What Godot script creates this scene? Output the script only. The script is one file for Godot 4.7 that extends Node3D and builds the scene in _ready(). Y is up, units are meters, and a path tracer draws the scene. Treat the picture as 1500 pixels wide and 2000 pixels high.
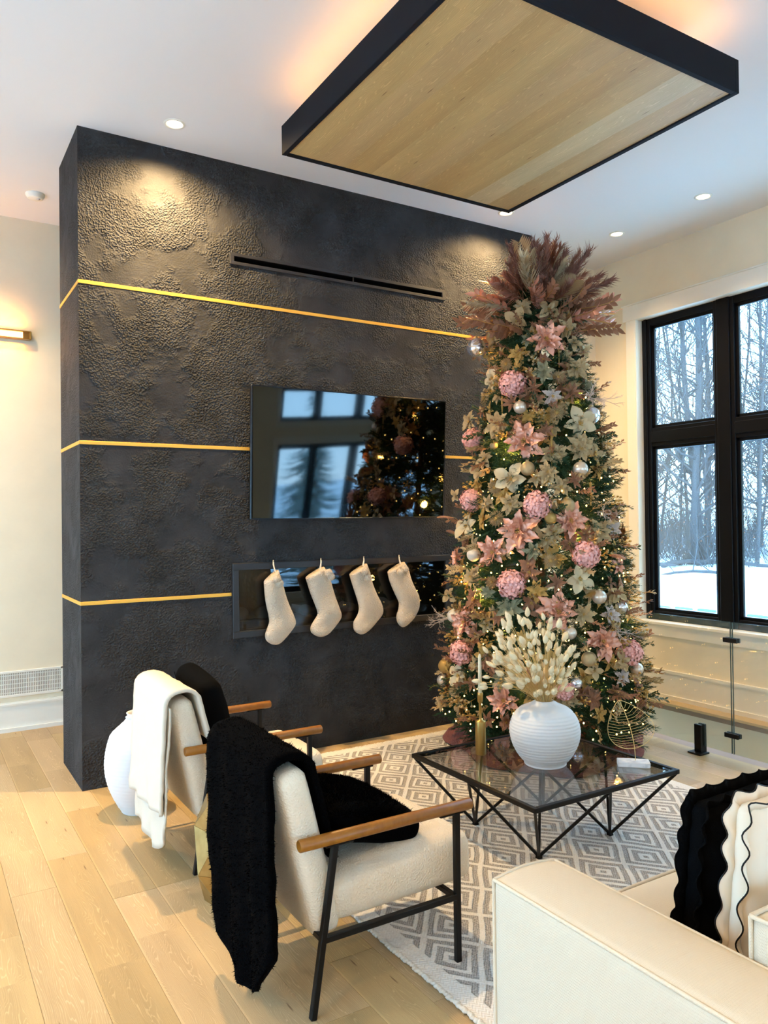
extends Node3D

# ------------------------------------------------------------------ helpers: materials
var rng := RandomNumberGenerator.new()
var M := {}
var taken := {}

func rnd(a: float, b: float) -> float:
	return rng.randf_range(a, b)

func sm(c: Color, rough := 0.7, metal := 0.0, spec := 0.5) -> StandardMaterial3D:
	var m := StandardMaterial3D.new()
	m.albedo_color = c
	m.roughness = rough
	m.metallic = metal
	m.metallic_specular = spec
	return m

func ntex(freq: float, stops: Array, kind := FastNoiseLite.TYPE_SIMPLEX_SMOOTH, sd := 1, size := 512, oct := 4, as_normal := 0.0) -> NoiseTexture2D:
	var n := FastNoiseLite.new()
	n.seed = sd
	n.noise_type = kind
	n.frequency = freq
	n.fractal_octaves = oct
	if kind == FastNoiseLite.TYPE_CELLULAR:
		n.cellular_return_type = FastNoiseLite.RETURN_DISTANCE
	var t := NoiseTexture2D.new()
	t.width = size
	t.height = size
	t.seamless = true
	t.noise = n
	if as_normal > 0.0:
		t.as_normal_map = true
		t.bump_strength = as_normal
	else:
		var g := Gradient.new()
		g.offsets = PackedFloat32Array(range(stops.size()).map(func(i): return float(i) / (stops.size() - 1)))
		g.colors = PackedColorArray(stops)
		t.color_ramp = g
	return t

func tri3(m: StandardMaterial3D, s: float, world := false) -> StandardMaterial3D:
	m.uv1_triplanar = true
	m.uv1_world_triplanar = world
	m.uv1_scale = Vector3(s, s, s)
	return m

func relief(m: StandardMaterial3D, t: Texture2D, cm: float) -> StandardMaterial3D:
	m.heightmap_enabled = true
	m.heightmap_texture = t
	m.heightmap_scale = cm
	return m

func glow(c: Color, e: float) -> StandardMaterial3D:
	var m := sm(c, 0.5)
	m.emission_enabled = true
	m.emission = c
	m.emission_energy_multiplier = e
	return m

# ------------------------------------------------------------------ helpers: shapes
func begin(smooth := true) -> SurfaceTool:
	var st := SurfaceTool.new()
	st.begin(Mesh.PRIMITIVE_TRIANGLES)
	st.set_smooth_group(0 if smooth else -1)
	return st

func tri(st: SurfaceTool, a: Vector3, b: Vector3, c: Vector3) -> void:
	st.add_vertex(a)
	st.add_vertex(b)
	st.add_vertex(c)

func quad(st: SurfaceTool, a: Vector3, b: Vector3, c: Vector3, d: Vector3) -> void:
	tri(st, a, b, c)
	tri(st, a, c, d)

func done(st: SurfaceTool) -> ArrayMesh:
	st.generate_normals()
	st.index()
	return st.commit()

# a box with chamfered edges; flat faces
func box(st: SurfaceTool, c: Vector3, s: Vector3, bev := 0.003, b := Basis()) -> void:
	st.set_smooth_group(-1)
	var h := s * 0.5
	bev = minf(bev, minf(h.x, minf(h.y, h.z)) * 0.9)
	var ax := [Vector3.RIGHT, Vector3.UP, Vector3.BACK]
	var P := func(v: Vector3) -> Vector3: return c + b * v
	for k in 3:
		var i := (k + 1) % 3
		var j := (k + 2) % 3
		for sg in [1.0, -1.0]:
			var n: Vector3 = ax[k] * h[k] * sg
			var u: Vector3 = ax[i] * (h[i] - bev)
			var v: Vector3 = ax[j] * (h[j] - bev)
			if sg > 0:
				quad(st, P.call(n - u - v), P.call(n - u + v), P.call(n + u + v), P.call(n + u - v))
			else:
				quad(st, P.call(n - u - v), P.call(n + u - v), P.call(n + u + v), P.call(n - u + v))
	if bev <= 0.0:
		return
	for k in 3:
		var i := (k + 1) % 3
		var j := (k + 2) % 3
		for si in [1.0, -1.0]:
			for sj in [1.0, -1.0]:
				var e: Vector3 = ax[k] * (h[k] - bev)
				var p: Vector3 = ax[i] * h[i] * si + ax[j] * (h[j] - bev) * sj
				var q: Vector3 = ax[i] * (h[i] - bev) * si + ax[j] * h[j] * sj
				if si * sj > 0:
					quad(st, P.call(p - e), P.call(p + e), P.call(q + e), P.call(q - e))
				else:
					quad(st, P.call(p - e), P.call(q - e), P.call(q + e), P.call(p + e))
	for sx in [1.0, -1.0]:
		for sy in [1.0, -1.0]:
			for sz in [1.0, -1.0]:
				var a := Vector3(h.x * sx, (h.y - bev) * sy, (h.z - bev) * sz)
				var d := Vector3((h.x - bev) * sx, h.y * sy, (h.z - bev) * sz)
				var f := Vector3((h.x - bev) * sx, (h.y - bev) * sy, h.z * sz)
				if sx * sy * sz > 0:
					tri(st, P.call(a), P.call(f), P.call(d))
				else:
					tri(st, P.call(a), P.call(d), P.call(f))

func box_mesh(s: Vector3, bev := 0.003) -> ArrayMesh:
	var st := begin(false)
	box(st, Vector3.ZERO, s, bev)
	return done(st)

# a swept tube through points
func tube(st: SurfaceTool, pts: Array, rad, seg := 8, caps := true) -> void:
	st.set_smooth_group(0)
	var rings := []
	var u := Vector3.ZERO
	var n := pts.size()
	for i in n:
		var t: Vector3 = (pts[mini(i + 1, n - 1)] - pts[maxi(i - 1, 0)]).normalized()
		if u == Vector3.ZERO:
			u = t.cross(Vector3.UP if absf(t.y) < 0.9 else Vector3.RIGHT).normalized()
		u = (u - t * u.dot(t)).normalized()
		var v := u.cross(t)
		var r: float = rad if rad is float else rad[i]
		var ring := []
		for k in seg:
			var a := TAU * k / seg
			ring.append(pts[i] + (u * cos(a) + v * sin(a)) * r)
		rings.append(ring)
	for i in n - 1:
		for k in seg:
			var k2 := (k + 1) % seg
			quad(st, rings[i][k], rings[i][k2], rings[i + 1][k2], rings[i + 1][k])
	if caps:
		st.set_smooth_group(-1)
		for k in seg:
			var k2 := (k + 1) % seg
			tri(st, pts[0], rings[0][k2], rings[0][k])
			tri(st, pts[n - 1], rings[n - 1][k], rings[n - 1][k2])

# square bar between two points
func bar(st: SurfaceTool, a: Vector3, b: Vector3, w: float, h := -1.0) -> void:
	var t := (b - a).normalized()
	var u := t.cross(Vector3.UP if absf(t.y) < 0.95 else Vector3.RIGHT).normalized()
	box(st, (a + b) * 0.5, Vector3(w, h if h > 0 else w, a.distance_to(b)), w * 0.12, Basis(u, t.cross(u), t))

func lathe(st: SurfaceTool, prof: Array, seg := 32, at := Vector3.ZERO, wob := 0.0, sd := 0) -> void:
	st.set_smooth_group(0)
	var n := FastNoiseLite.new()
	n.seed = sd
	n.frequency = 1.0
	var P := func(i: int, k: int) -> Vector3:
		var a := TAU * (k % seg) / seg
		var r: float = prof[i].x * (1.0 + wob * n.get_noise_3d(cos(a) * 1.2, prof[i].y * 30.0, sin(a) * 1.2))
		return at + Vector3(cos(a) * r, prof[i].y, sin(a) * r)
	for i in prof.size() - 1:
		for k in seg:
			var a: Vector3 = P.call(i, k)
			var b: Vector3 = P.call(i, k + 1)
			var c: Vector3 = P.call(i + 1, k + 1)
			var d: Vector3 = P.call(i + 1, k)
			if a.distance_squared_to(b) > 1e-12:
				tri(st, a, b, c)
			if c.distance_squared_to(d) > 1e-12:
				tri(st, a, c, d)

func ball(st: SurfaceTool, c: Vector3, r: Vector3, seg := 16, b := Basis()) -> void:
	st.set_smooth_group(0)
	var half := seg / 2
	var P := func(i: int, k: int) -> Vector3:
		var p := PI * i / half - PI / 2
		var a := TAU * (k % seg) / seg
		return c + b * (Vector3(cos(p) * cos(a), sin(p), cos(p) * sin(a)) * r)
	for i in half:
		for k in seg:
			if i > 0:
				tri(st, P.call(i, k), P.call(i, k + 1), P.call(i + 1, k + 1))
			if i < half - 1:
				tri(st, P.call(i, k), P.call(i + 1, k + 1), P.call(i + 1, k))

# a cushion-like box: rounded by r; warp(v in -1..1) may add a displacement
func soft(st: SurfaceTool, c: Vector3, s: Vector3, r: float, n := 8, b := Basis(), warp = null) -> void:
	st.set_smooth_group(0)
	var h := s * 0.5
	var inner := (h - Vector3(r, r, r)).max(Vector3.ZERO)
	var ax := [Vector3.RIGHT, Vector3.UP, Vector3.BACK]
	var spread := func(t: float) -> float: return lerpf(t, sign(t) * (1.0 - (1.0 - absf(t)) * (1.0 - absf(t))), 0.6)
	var P := func(q: Vector3) -> Vector3:
		var p := q * h
		var m := p.clamp(-inner, inner)
		var d := p - m
		p = m + (d.normalized() * r if d.length() > 1e-9 else d)
		if warp != null:
			p += warp.call(q)
		return c + b * p
	for k in 3:
		var i := (k + 1) % 3
		var j := (k + 2) % 3
		for sg in [1.0, -1.0]:
			for y in n:
				for x in n:
					var w := []
					for o in [[0, 0], [0, 1], [1, 1], [1, 0]]:
						var uu: float = spread.call(2.0 * (x + o[0]) / n - 1.0)
						var vv: float = spread.call(2.0 * (y + o[1]) / n - 1.0)
						w.append(P.call(ax[k] * sg + ax[i] * uu + ax[j] * vv))
					if sg > 0:
						quad(st, w[0], w[1], w[2], w[3])
					else:
						quad(st, w[3], w[2], w[1], w[0])

# cloth: a grid of points made into a sheet of some thickness
func sheet(st: SurfaceTool, g: Array, th: float) -> void:
	st.set_smooth_group(0)
	var ni := g.size()
	var nj: int = g[0].size()
	var A := []
	var B := []
	for i in ni:
		var ra := []
		var rb := []
		for j in nj:
			var di: Vector3 = g[mini(i + 1, ni - 1)][j] - g[maxi(i - 1, 0)][j]
			var dj: Vector3 = g[i][mini(j + 1, nj - 1)] - g[i][maxi(j - 1, 0)]
			var nn := di.cross(dj).normalized() * th * 0.5
			ra.append(g[i][j] + nn)
			rb.append(g[i][j] - nn)
		A.append(ra)
		B.append(rb)
	for i in ni - 1:
		for j in nj - 1:
			quad(st, A[i][j], A[i][j + 1], A[i + 1][j + 1], A[i + 1][j])
			quad(st, B[i][j], B[i + 1][j], B[i + 1][j + 1], B[i][j + 1])
	for i in ni - 1:
		quad(st, A[i][0], A[i + 1][0], B[i + 1][0], B[i][0])
		quad(st, A[i][nj - 1], B[i][nj - 1], B[i + 1][nj - 1], A[i + 1][nj - 1])
	for j in nj - 1:
		quad(st, A[0][j], B[0][j], B[0][j + 1], A[0][j + 1])
		quad(st, A[ni - 1][j], A[ni - 1][j + 1], B[ni - 1][j + 1], B[ni - 1][j])

# ------------------------------------------------------------------ helpers: objects
func numbered(n: String) -> String:
	taken[n] = taken.get(n, -1) + 1
	return n if taken[n] == 0 else "%s_%03d" % [n, taken[n]]

func tag(o: Node3D, label: String, category := "", group := "", kind := "") -> Node3D:
	if label:
		o.set_meta("label", label)
	if category:
		o.set_meta("category", category)
	if group:
		o.set_meta("group", group)
	if kind:
		o.set_meta("kind", kind)
	return o

func base(called: String, label := "", category := "", at := Vector3.ZERO, group := "", kind := "") -> Node3D:
	var o := Node3D.new()
	o.name = numbered(called)
	add_child(o)
	o.position = at
	return tag(o, label, category, group, kind)

func put(called: String, mesh: Mesh, m: Material, parent: Node3D = self, at := Vector3.ZERO, b := Basis()) -> MeshInstance3D:
	var o := MeshInstance3D.new()
	o.name = numbered(called) if parent == self else called
	o.mesh = mesh
	o.material_override = m
	o.transform = Transform3D(b, at)
	parent.add_child(o, true)
	return o

func struct(called: String, mesh: Mesh, m: Material, label := "", at := Vector3.ZERO) -> MeshInstance3D:
	var o := put(called, mesh, m, self, at)
	tag(o, label, "", "", "structure")
	return o

func copy(o: Node3D, label := "") -> Node3D:
	var r: Node3D = o.duplicate()
	r.name = numbered(String(o.name).rstrip("0123456789").rstrip("_"))
	add_child(r)
	if label:
		r.set_meta("label", label)
	return r

func mm(called: String, mesh: Mesh, m: Material, where: Array, parent: Node3D, tints := []) -> MultiMeshInstance3D:
	var x := MultiMesh.new()
	x.transform_format = MultiMesh.TRANSFORM_3D
	x.use_colors = tints.size() > 0
	x.mesh = mesh
	x.instance_count = where.size()
	for i in where.size():
		x.set_instance_transform(i, where[i])
		if tints:
			x.set_instance_color(i, tints[i])
	var o := MultiMeshInstance3D.new()
	o.name = numbered(called) if parent == self else called
	o.multimesh = x
	o.material_override = m
	o.set_meta("kind", "stuff")
	parent.add_child(o, true)
	return o

func aim(n: Vector3, roll := 0.0) -> Basis:   # a basis whose Y points along n
	n = n.normalized()
	var x := n.cross(Vector3.UP if absf(n.y) < 0.95 else Vector3.RIGHT).normalized()
	return Basis(x, n, x.cross(n)).rotated(n, roll)

# ------------------------------------------------------------------ scene
func _ready() -> void:
	rng.seed = 7
	var cam := Camera3D.new()
	cam.name = "camera"
	cam.fov = 67.04
	cam.near = 0.05
	cam.far = 300.0
	cam.basis = Basis(Vector3.UP, deg_to_rad(-31.615)) * Basis(Vector3.RIGHT, deg_to_rad(0.6206)) * Basis(Vector3.BACK, deg_to_rad(-0.709))
	cam.position = Vector3(0, 1.6, 0)
	add_child(cam)
	var env := Environment.new()
	env.background_mode = Environment.BG_SKY
	var sk := ProceduralSkyMaterial.new()      # one even overcast winter sky
	sk.sky_top_color = Color(0.56, 0.8, 1.0)
	sk.sky_horizon_color = Color(0.66, 0.86, 1.0)
	sk.ground_horizon_color = Color(0.66, 0.86, 1.0)
	sk.ground_bottom_color = Color(0.7, 0.86, 0.97)
	env.sky = Sky.new()
	env.sky.sky_material = sk
	env.background_energy_multiplier = 7.6
	env.tonemap_mode = Environment.TONE_MAPPER_LINEAR
	env.tonemap_exposure = 1.63
	env.sdfgi_enabled = true
	env.ssao_enabled = true
	env.ssil_enabled = true
	var we := WorldEnvironment.new()
	we.name = "environment"
	we.environment = env
	add_child(we)
	make_materials()
	shell()
	windows()
	fireplace_wall()
	ceiling_things()
	outdoors()
	rug()
	railing()
	chairs()
	stool_and_floor_vase()
	coffee_table()
	sofa()
	christmas_tree()

func make_materials() -> void:
	M.paint = tri3(sm(Color(0.94, 0.885, 0.765), 0.62, 0, 0.3), 0.5, true)
	M.paint.albedo_texture = ntex(0.02, [Color(0.97, 0.97, 0.97), Color(1, 1, 1)], FastNoiseLite.TYPE_SIMPLEX_SMOOTH, 3, 256)
	M.ceil = sm(Color(0.9, 0.89, 0.87), 0.7, 0, 0.3)
	M.trim = sm(Color(0.93, 0.91, 0.85), 0.4)
	M.frame = sm(Color(0.035, 0.048, 0.072), 0.45, 0, 0.28)
	M.black = sm(Color(0.03, 0.03, 0.035), 0.42, 0, 0.35)
	M.black_gloss = sm(Color(0.02, 0.02, 0.022), 0.2)
	M.glass = StandardMaterial3D.new()
	M.glass.albedo_color = Color(0.9, 0.97, 0.95, 0.06)
	M.glass.transparency = BaseMaterial3D.TRANSPARENCY_ALPHA
	M.glass.roughness = 0.0
	M.rail_glass = M.glass.duplicate()
	M.rail_glass.albedo_color = Color(0.6, 0.7, 0.68, 0.09)
	M.table_glass = M.glass.duplicate()
	M.table_glass.albedo_color = Color(0.05, 0.06, 0.06, 0.3)
	M.fire_glass = M.glass.duplicate()
	M.fire_glass.albedo_color = Color(0.02, 0.02, 0.02, 0.35)
	M.brass = sm(Color(0.74, 0.6, 0.34), 0.35, 0.9)
	M.inlay = sm(Color(0.93, 0.71, 0.3), 0.5, 0.6)
	M.plaster = plaster()
	for k in 6:      # oak floor boards, a few tones
		var t := Color.from_hsv(0.104 + 0.004 * ((k * 3) % 4 - 1.5) / 1.5, 0.34 + 0.025 * (k % 3), 0.83 - 0.014 * ((k * 2) % 5))
		var m := sm(t, 0.42, 0, 0.4)
		m.albedo_texture = oak(k < 3)
		M["oak%d" % k] = m
	for k in 4:      # the ceiling panel's boards
		var m := sm([Color(0.87, 0.73, 0.49), Color(0.85, 0.7, 0.46), Color(0.91, 0.81, 0.62), Color(0.86, 0.72, 0.5)][k], 0.5, 0, 0.4)
		m.albedo_texture = oak(false)
		M["panel%d" % k] = m
	M.dowel = tri3(sm(Color(0.63, 0.4, 0.1), 0.4), 3.0)
	M.dowel.albedo_texture = ntex(0.03, [Color(0.8, 0.75, 0.7), Color(1, 1, 1)], FastNoiseLite.TYPE_SIMPLEX_SMOOTH, 8, 256)
	M.boucle = relief(tri3(sm(Color(0.93, 0.865, 0.765), 0.95, 0, 0.2), 7.0), ntex(0.035, [Color.BLACK, Color.WHITE], FastNoiseLite.TYPE_CELLULAR, 5, 512, 2), 0.45)
	M.boucle.rim_enabled = true
	M.boucle.rim = 0.4
	M.linen = relief(tri3(sm(Color(0.86, 0.805, 0.71), 0.9, 0, 0.2), 9.0), weave(), 0.08)
	M.seat_linen = M.linen.duplicate()
	M.seat_linen.uv1_scale = Vector3(7, 7, 7)
	M.throw_cream = relief(tri3(sm(Color(0.86, 0.81, 0.725), 0.95, 0, 0.2), 9.0), weave(), 0.1)
	M.fur = relief(tri3(sm(Color(0.012, 0.012, 0.014), 0.95, 0, 0.1), 5.0), ntex(0.05, [Color.BLACK, Color.WHITE], FastNoiseLite.TYPE_SIMPLEX_SMOOTH, 6, 512, 4), 0.25)
	M.fur.rim_enabled = true
	M.fur.rim = 0.05
	M.black_linen = relief(tri3(sm(Color(0.028, 0.031, 0.036), 0.9, 0, 0.15), 9.0), weave(), 0.08)
	M.ceramic = relief(tri3(sm(Color(0.86, 0.85, 0.835), 0.6, 0, 0.3), 2.0), ntex(0.02, [Color.BLACK, Color.WHITE], FastNoiseLite.TYPE_SIMPLEX_SMOOTH, 9, 256), 0.15)
	M.marble = tri3(sm(Color(0.93, 0.92, 0.91), 0.3), 6.0)
	M.marble.albedo_texture = ntex(0.01, [Color(0.85, 0.85, 0.86), Color(1, 1, 1), Color(1, 1, 1)], FastNoiseLite.TYPE_SIMPLEX_SMOOTH, 11, 256)
	M.snow = sm(Color(0.95, 0.96, 0.98), 0.9)
	M.bark = tri3(sm(Color(0.33, 0.33, 0.335), 0.95), 2.0)
	M.bark.albedo_texture = ntex(0.03, [Color(0.6, 0.6, 0.62), Color(1, 1, 1)], FastNoiseLite.TYPE_SIMPLEX_SMOOTH, 12, 256)
	M.stoneware = sm(Color(0.45, 0.44, 0.42), 0.9)
	M.driftwood = sm(Color(0.5, 0.47, 0.43), 0.9)

func weave() -> Texture2D:
	if not M.has("weave_tex"):
		var im := Image.create(256, 256, false, Image.FORMAT_L8)
		for y in 256:
			for x in 256:
				var v := 0.5 + 0.25 * sin(TAU * x / 8.0) * (1 if (y / 8) % 2 == 0 else -1) + 0.25 * sin(TAU * y / 8.0 + PI * ((x / 4) % 2))
				im.set_pixel(x, y, Color(v, v, v))
		M.weave_tex = ImageTexture.create_from_image(im)
	return M.weave_tex

# oak: light lines along the board, with cathedral arches on some
func oak(arched: bool) -> Texture2D:
	var key := "oak_tex_%s" % arched
	if not M.has(key):
		var w := 384
		var h := 1024
		var n := FastNoiseLite.new()
		n.seed = 21 if arched else 22
		n.frequency = 1.0
		n.fractal_octaves = 3
		var im := Image.create(w, h, false, Image.FORMAT_RGB8)
		for y in h:
			for x in w:
				var u := float(x) / w
				var v := float(y) / h
				var wv := n.get_noise_2d(u * 1.6, v * 3.0)
				var d := (u - 0.5 + 0.18 * wv)
				var g := sqrt(d * d * 60.0 + 4.0 * (v - 0.35) * (v - 0.35)) * 7.0 if arched else u * 26.0 + wv * 3.0
				var ring := fposmod(g + n.get_noise_2d(u * 9.0, v * 5.0) * 0.8, 1.0)
				var line := smoothstep(0.72, 0.95, ring) * (1.0 - smoothstep(0.95, 1.0, ring))
				var fine := n.get_noise_2d(u * 70.0, v * 6.0 + 40.0)
				var tone := n.get_noise_2d(u * 1.2 + 9.0, v * 1.5)
				var b := 0.86 + 0.11 * line + 0.035 * fine + 0.06 * tone + (0.08 * (1.0 - smoothstep(0.03, 0.045, u + 0.01 * wv)) if arched else 0.0)
				im.set_pixel(x, y, Color(minf(b, 1.0), minf(b * (0.985 + 0.015 * line), 1.0), minf(b * (0.955 + 0.06 * line), 1.0)))
		for k in 2:      # a few knots
			var cx := rng.randi_range(60, w - 60)
			var cy := rng.randi_range(40, h - 40)
			var rr := rng.randf_range(3.0, 6.0)
			for yy in range(-30, 31):
				for xx in range(-14, 15):
					var q := sqrt(xx * xx + yy * yy * 0.16) / rr + 0.25 * n.get_noise_2d(xx * 0.2, yy * 0.1 + k * 7)
					if q < 1.6:
						var c := im.get_pixel(cx + xx, clampi(cy + yy, 0, h - 1))
						im.set_pixel(cx + xx, clampi(cy + yy, 0, h - 1), c.lerp(Color(0.42, 0.33, 0.25), 0.55 * (1.0 - smoothstep(0.35, 1.6, q))))
		im.generate_mipmaps()
		M[key] = ImageTexture.create_from_image(im)
	return M[key]

# trowelled dark plaster: wormy ridges in patches, smooth sweeps between
func plaster() -> StandardMaterial3D:
	var s := 1300
	var ridge := FastNoiseLite.new()
	ridge.seed = 31
	ridge.noise_type = FastNoiseLite.TYPE_SIMPLEX
	ridge.frequency = 0.11
	ridge.fractal_type = FastNoiseLite.FRACTAL_RIDGED
	ridge.fractal_octaves = 3
	ridge.domain_warp_enabled = true
	ridge.domain_warp_amplitude = 9.0
	ridge.domain_warp_frequency = 0.02
	var patch := FastNoiseLite.new()
	patch.seed = 33
	patch.frequency = 0.006
	patch.fractal_octaves = 4
	var a := ridge.get_image(s, s, false, false, false)
	var b := patch.get_image(s, s, false, false, false)
	patch.seed = 35
	patch.frequency = 0.016
	var c := patch.get_image(s, s, false, false, false)
	patch.seed = 37
	patch.frequency = 0.009
	var de := patch.get_image(s, s, false, false, false).get_data()
	var da := a.get_data()
	var db := b.get_data()
	var dc := c.get_data()
	var hf := PackedFloat32Array()
	hf.resize(s * s)
	var col := PackedByteArray()
	col.resize(s * s * 3)
	for i in s * s:
		var p := db[i] / 255.0
		var q := dc[i] / 255.0
		var rough := smoothstep(0.32, 0.58, p + 0.5 * (q - 0.5))
		hf[i] = (da[i] / 255.0) * (0.12 + 0.88 * rough) * 0.8 + q * 0.22
		var v := 0.84 + 0.34 * (de[i] / 255.0 - 0.5)
		col[i * 3] = int(clampf(v, 0, 1) * 255)
		col[i * 3 + 1] = int(clampf(v * 0.99, 0, 1) * 255)
		col[i * 3 + 2] = int(clampf(v * 0.98, 0, 1) * 255)
	var m := tri3(sm(Color(0.24, 0.243, 0.25), 0.74, 0, 0.3), 0.2475, true)
	m.uv1_offset = Vector3(-0.213, 0, 0)
	m.albedo_texture = ImageTexture.create_from_image(Image.create_from_data(s, s, false, Image.FORMAT_RGB8, col))
	return relief(m, ImageTexture.create_from_image(Image.create_from_data(s, s, false, Image.FORMAT_RF, hf.to_byte_array())), 1.9)

# ------------------------------------------------------------------ the room
const CE := 4.01
const XR := 5.70

func slab(a: Vector3, b: Vector3) -> ArrayMesh:
	var st := begin(false)
	box(st, (a + b) * 0.5, (b - a).abs(), 0.0)
	return done(st)

# a wall along one axis with rectangular openings: us, vs are the cuts, holes the cells left out; P(u, v) -> corner
func pierced(us: Array, vs: Array, holes: Array, to3: Callable) -> ArrayMesh:
	var st := begin(false)
	for i in us.size() - 1:
		for j in vs.size() - 1:
			if [i, j] in holes:
				continue
			var a: Vector3 = to3.call(us[i], vs[j], 0)
			var b: Vector3 = to3.call(us[i + 1], vs[j + 1], 1)
			box(st, (a + b) * 0.5, (b - a).abs(), 0.0)
	return done(st)

func plank(w: float, l: float, th: float, uv: Vector2, ul: float, bev := 0.0012) -> ArrayMesh:   # along Z, top face mapped
	var st := begin(false)
	st.set_smooth_group(-1)
	var x := w * 0.5
	var z := l * 0.5
	var i := bev
	var V := func(p: Vector3) -> void:
		st.set_uv(uv + Vector2((p.x + x) / w * 0.92, (p.z + z) / ul))
		st.add_vertex(p)
	var Q := func(a: Vector3, b: Vector3, c: Vector3, d: Vector3) -> void:
		for p in [a, b, c, a, c, d]:
			V.call(p)
	Q.call(Vector3(-x + i, 0, -z + i), Vector3(x - i, 0, -z + i), Vector3(x - i, 0, z - i), Vector3(-x + i, 0, z - i))
	Q.call(Vector3(-x + i, 0, z - i), Vector3(x - i, 0, z - i), Vector3(x, -th, z), Vector3(-x, -th, z))
	Q.call(Vector3(x - i, 0, -z + i), Vector3(-x + i, 0, -z + i), Vector3(-x, -th, -z), Vector3(x, -th, -z))
	Q.call(Vector3(x - i, 0, z - i), Vector3(x - i, 0, -z + i), Vector3(x, -th, -z), Vector3(x, -th, z))
	Q.call(Vector3(-x + i, 0, -z + i), Vector3(-x + i, 0, z - i), Vector3(-x, -th, z), Vector3(-x, -th, -z))
	return done(st)

func shell() -> void:
	# floor: boards over a base
	var fl := base("floor", "pale oak plank floor running towards the fireplace wall", "", Vector3.ZERO, "", "structure")
	put("floor_base", slab(Vector3(-2.4, -0.3, -6.8), Vector3(4.70, -0.012, 4.4)), sm(Color(0.74, 0.62, 0.44), 0.8), fl)
	var z_end := 0.6
	for r in 33:
		var x := 4.62 - 0.185 * r - 0.0925
		var z := -6.65 + rnd(-1.6, -0.1)
		while z < z_end:
			var l := rnd(1.1, 2.1)
			var a := maxf(z, -6.65)
			var b := minf(z + l, z_end)
			if b - a > 0.08 and x > -1.2:
				put("plank", plank(0.1847, b - a - 0.0004, 0.012, Vector2(0, rng.randf()), 1.9, 0.0005), M["oak%d" % rng.randi_range(0, 5)], fl, Vector3(x, rnd(-0.0004, 0.0004), (a + b) * 0.5))
			z += l
	put("plain_boards", slab(Vector3(-2.4, -0.012, z_end), Vector3(4.62, 0, 4.4)), M.oak3, fl)
	put("plain_boards", slab(Vector3(4.72, -0.3, -0.8), Vector3(10.4, 0, 4.4)), M.oak3, fl)
	put("plain_boards", slab(Vector3(5.9, -0.3, -2.2), Vector3(10.4, 0, -0.8)), M.oak3, fl)
	put("nosing", slab(Vector3(4.62, -0.06, -5.3), Vector3(4.72, 0.0, 4.4)), sm(Color(0.6, 0.5, 0.42), 0.5), fl)
	# ceiling and walls; the room widens to the right nearer the viewer, where the television finds its windows
	struct("ceiling", slab(Vector3(-2.4, CE, -6.85), Vector3(6.0, CE + 0.2, 4.4)), M.ceil, "white painted ceiling")
	struct("ceiling_annex", slab(Vector3(6.0, CE, -2.2), Vector3(10.4, CE + 0.2, 4.4)), M.ceil, "ceiling of the wider part of the room")
	struct("wall_back", slab(Vector3(-2.4, 0, -6.80), Vector3(4.7, CE, -6.65)), M.paint, "cream wall left of and behind the dark fireplace wall")
	struct("wall_corner", pierced([4.5, 4.82, 5.62, 6.0], [-3.0, -1.8, -0.52, CE], [[1, 1]],
		func(u, v, e): return Vector3(u, v, -5.30 if e == 0 else -5.45)), M.paint, "narrow cream wall behind the Christmas tree")
	struct("wall_hall", slab(Vector3(4.55, 0, -6.7), Vector3(4.7, CE, -5.3)), M.paint, "hall end wall behind the fireplace block")
	struct("wall_left", pierced([-6.8, -6.4, -4.6, -4.2, -0.6, 4.4], [0, 0.06, 0.3, 2.6, CE], [[1, 1], [1, 2], [3, 2]],
		func(u, v, e): return Vector3(-2.2 if e == 0 else -2.4, v, u)), M.paint, "side wall with tall windows, out of view")
	struct("wall_right", pierced([-5.45, -4.80, -2.29, -2.0], [-3.0, 0.67, 3.41, CE], [[1, 1]],
		func(u, v, e): return Vector3(XR if e == 0 else XR + 0.2, v, u)), M.paint, "cream window wall at the right")
	struct("wall_return", slab(Vector3(XR + 0.2, -0.3, -2.2), Vector3(10.4, CE, -2.0)), M.paint, "return wall of the wider part of the room")
	struct("wall_far_right", slab(Vector3(10.2, -0.3, -2.0), Vector3(10.4, CE, 4.4)), M.paint, "end wall of the wider part of the room")
	struct("wall_front", pierced([-2.4, -1.7, 0.1, 0.9, 3.7, 5.95, 10.1, 10.4], [0, 0.2, 0.3, 2.45, 2.6, 2.95, 3.72, CE], [[1, 2], [1, 3], [3, 2], [3, 3], [5, 1], [5, 2], [5, 5]],
		func(u, v, e): return Vector3(u, v, 4.2 if e == 0 else 4.4)), M.paint, "wall behind the viewer with the windows that the television mirrors")
	struct("floor_stairwell", slab(Vector3(4.7, -3.1, -5.45), Vector3(6.0, -3.0, -0.8)), M.oak3, "lower floor of the stairwell")
	struct("wall_stairwell", slab(Vector3(4.62, -3.0, -5.3), Vector3(4.70, -0.06, -0.8)), M.paint, "stairwell wall under the floor edge")
	struct("wall_stair_end", slab(Vector3(4.62, -3.0, -0.8), Vector3(5.9, -0.3, -0.7)), M.paint, "stairwell end wall")
	struct("wall_stair_side", slab(Vector3(XR, -3.0, -2.0), Vector3(5.9, -0.0, -0.8)), M.paint, "stairwell side wall nearer the viewer")
	# wood ledge at floor level on the far side of the stairwell
	var lg := base("trim_ledge", "oak floor ledge along the window wall beyond the glass railing", "", Vector3.ZERO, "", "structure")
	put("ledge_top", slab(Vector3(5.54, -0.02, -5.3), Vector3(XR, 0.0, -0.8)), M.oak1, lg)
	put("ledge_face", slab(Vector3(5.55, -0.06, -5.3), Vector3(XR, -0.02, -0.8)), sm(Color(0.5, 0.4, 0.3), 0.6), lg)
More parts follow.
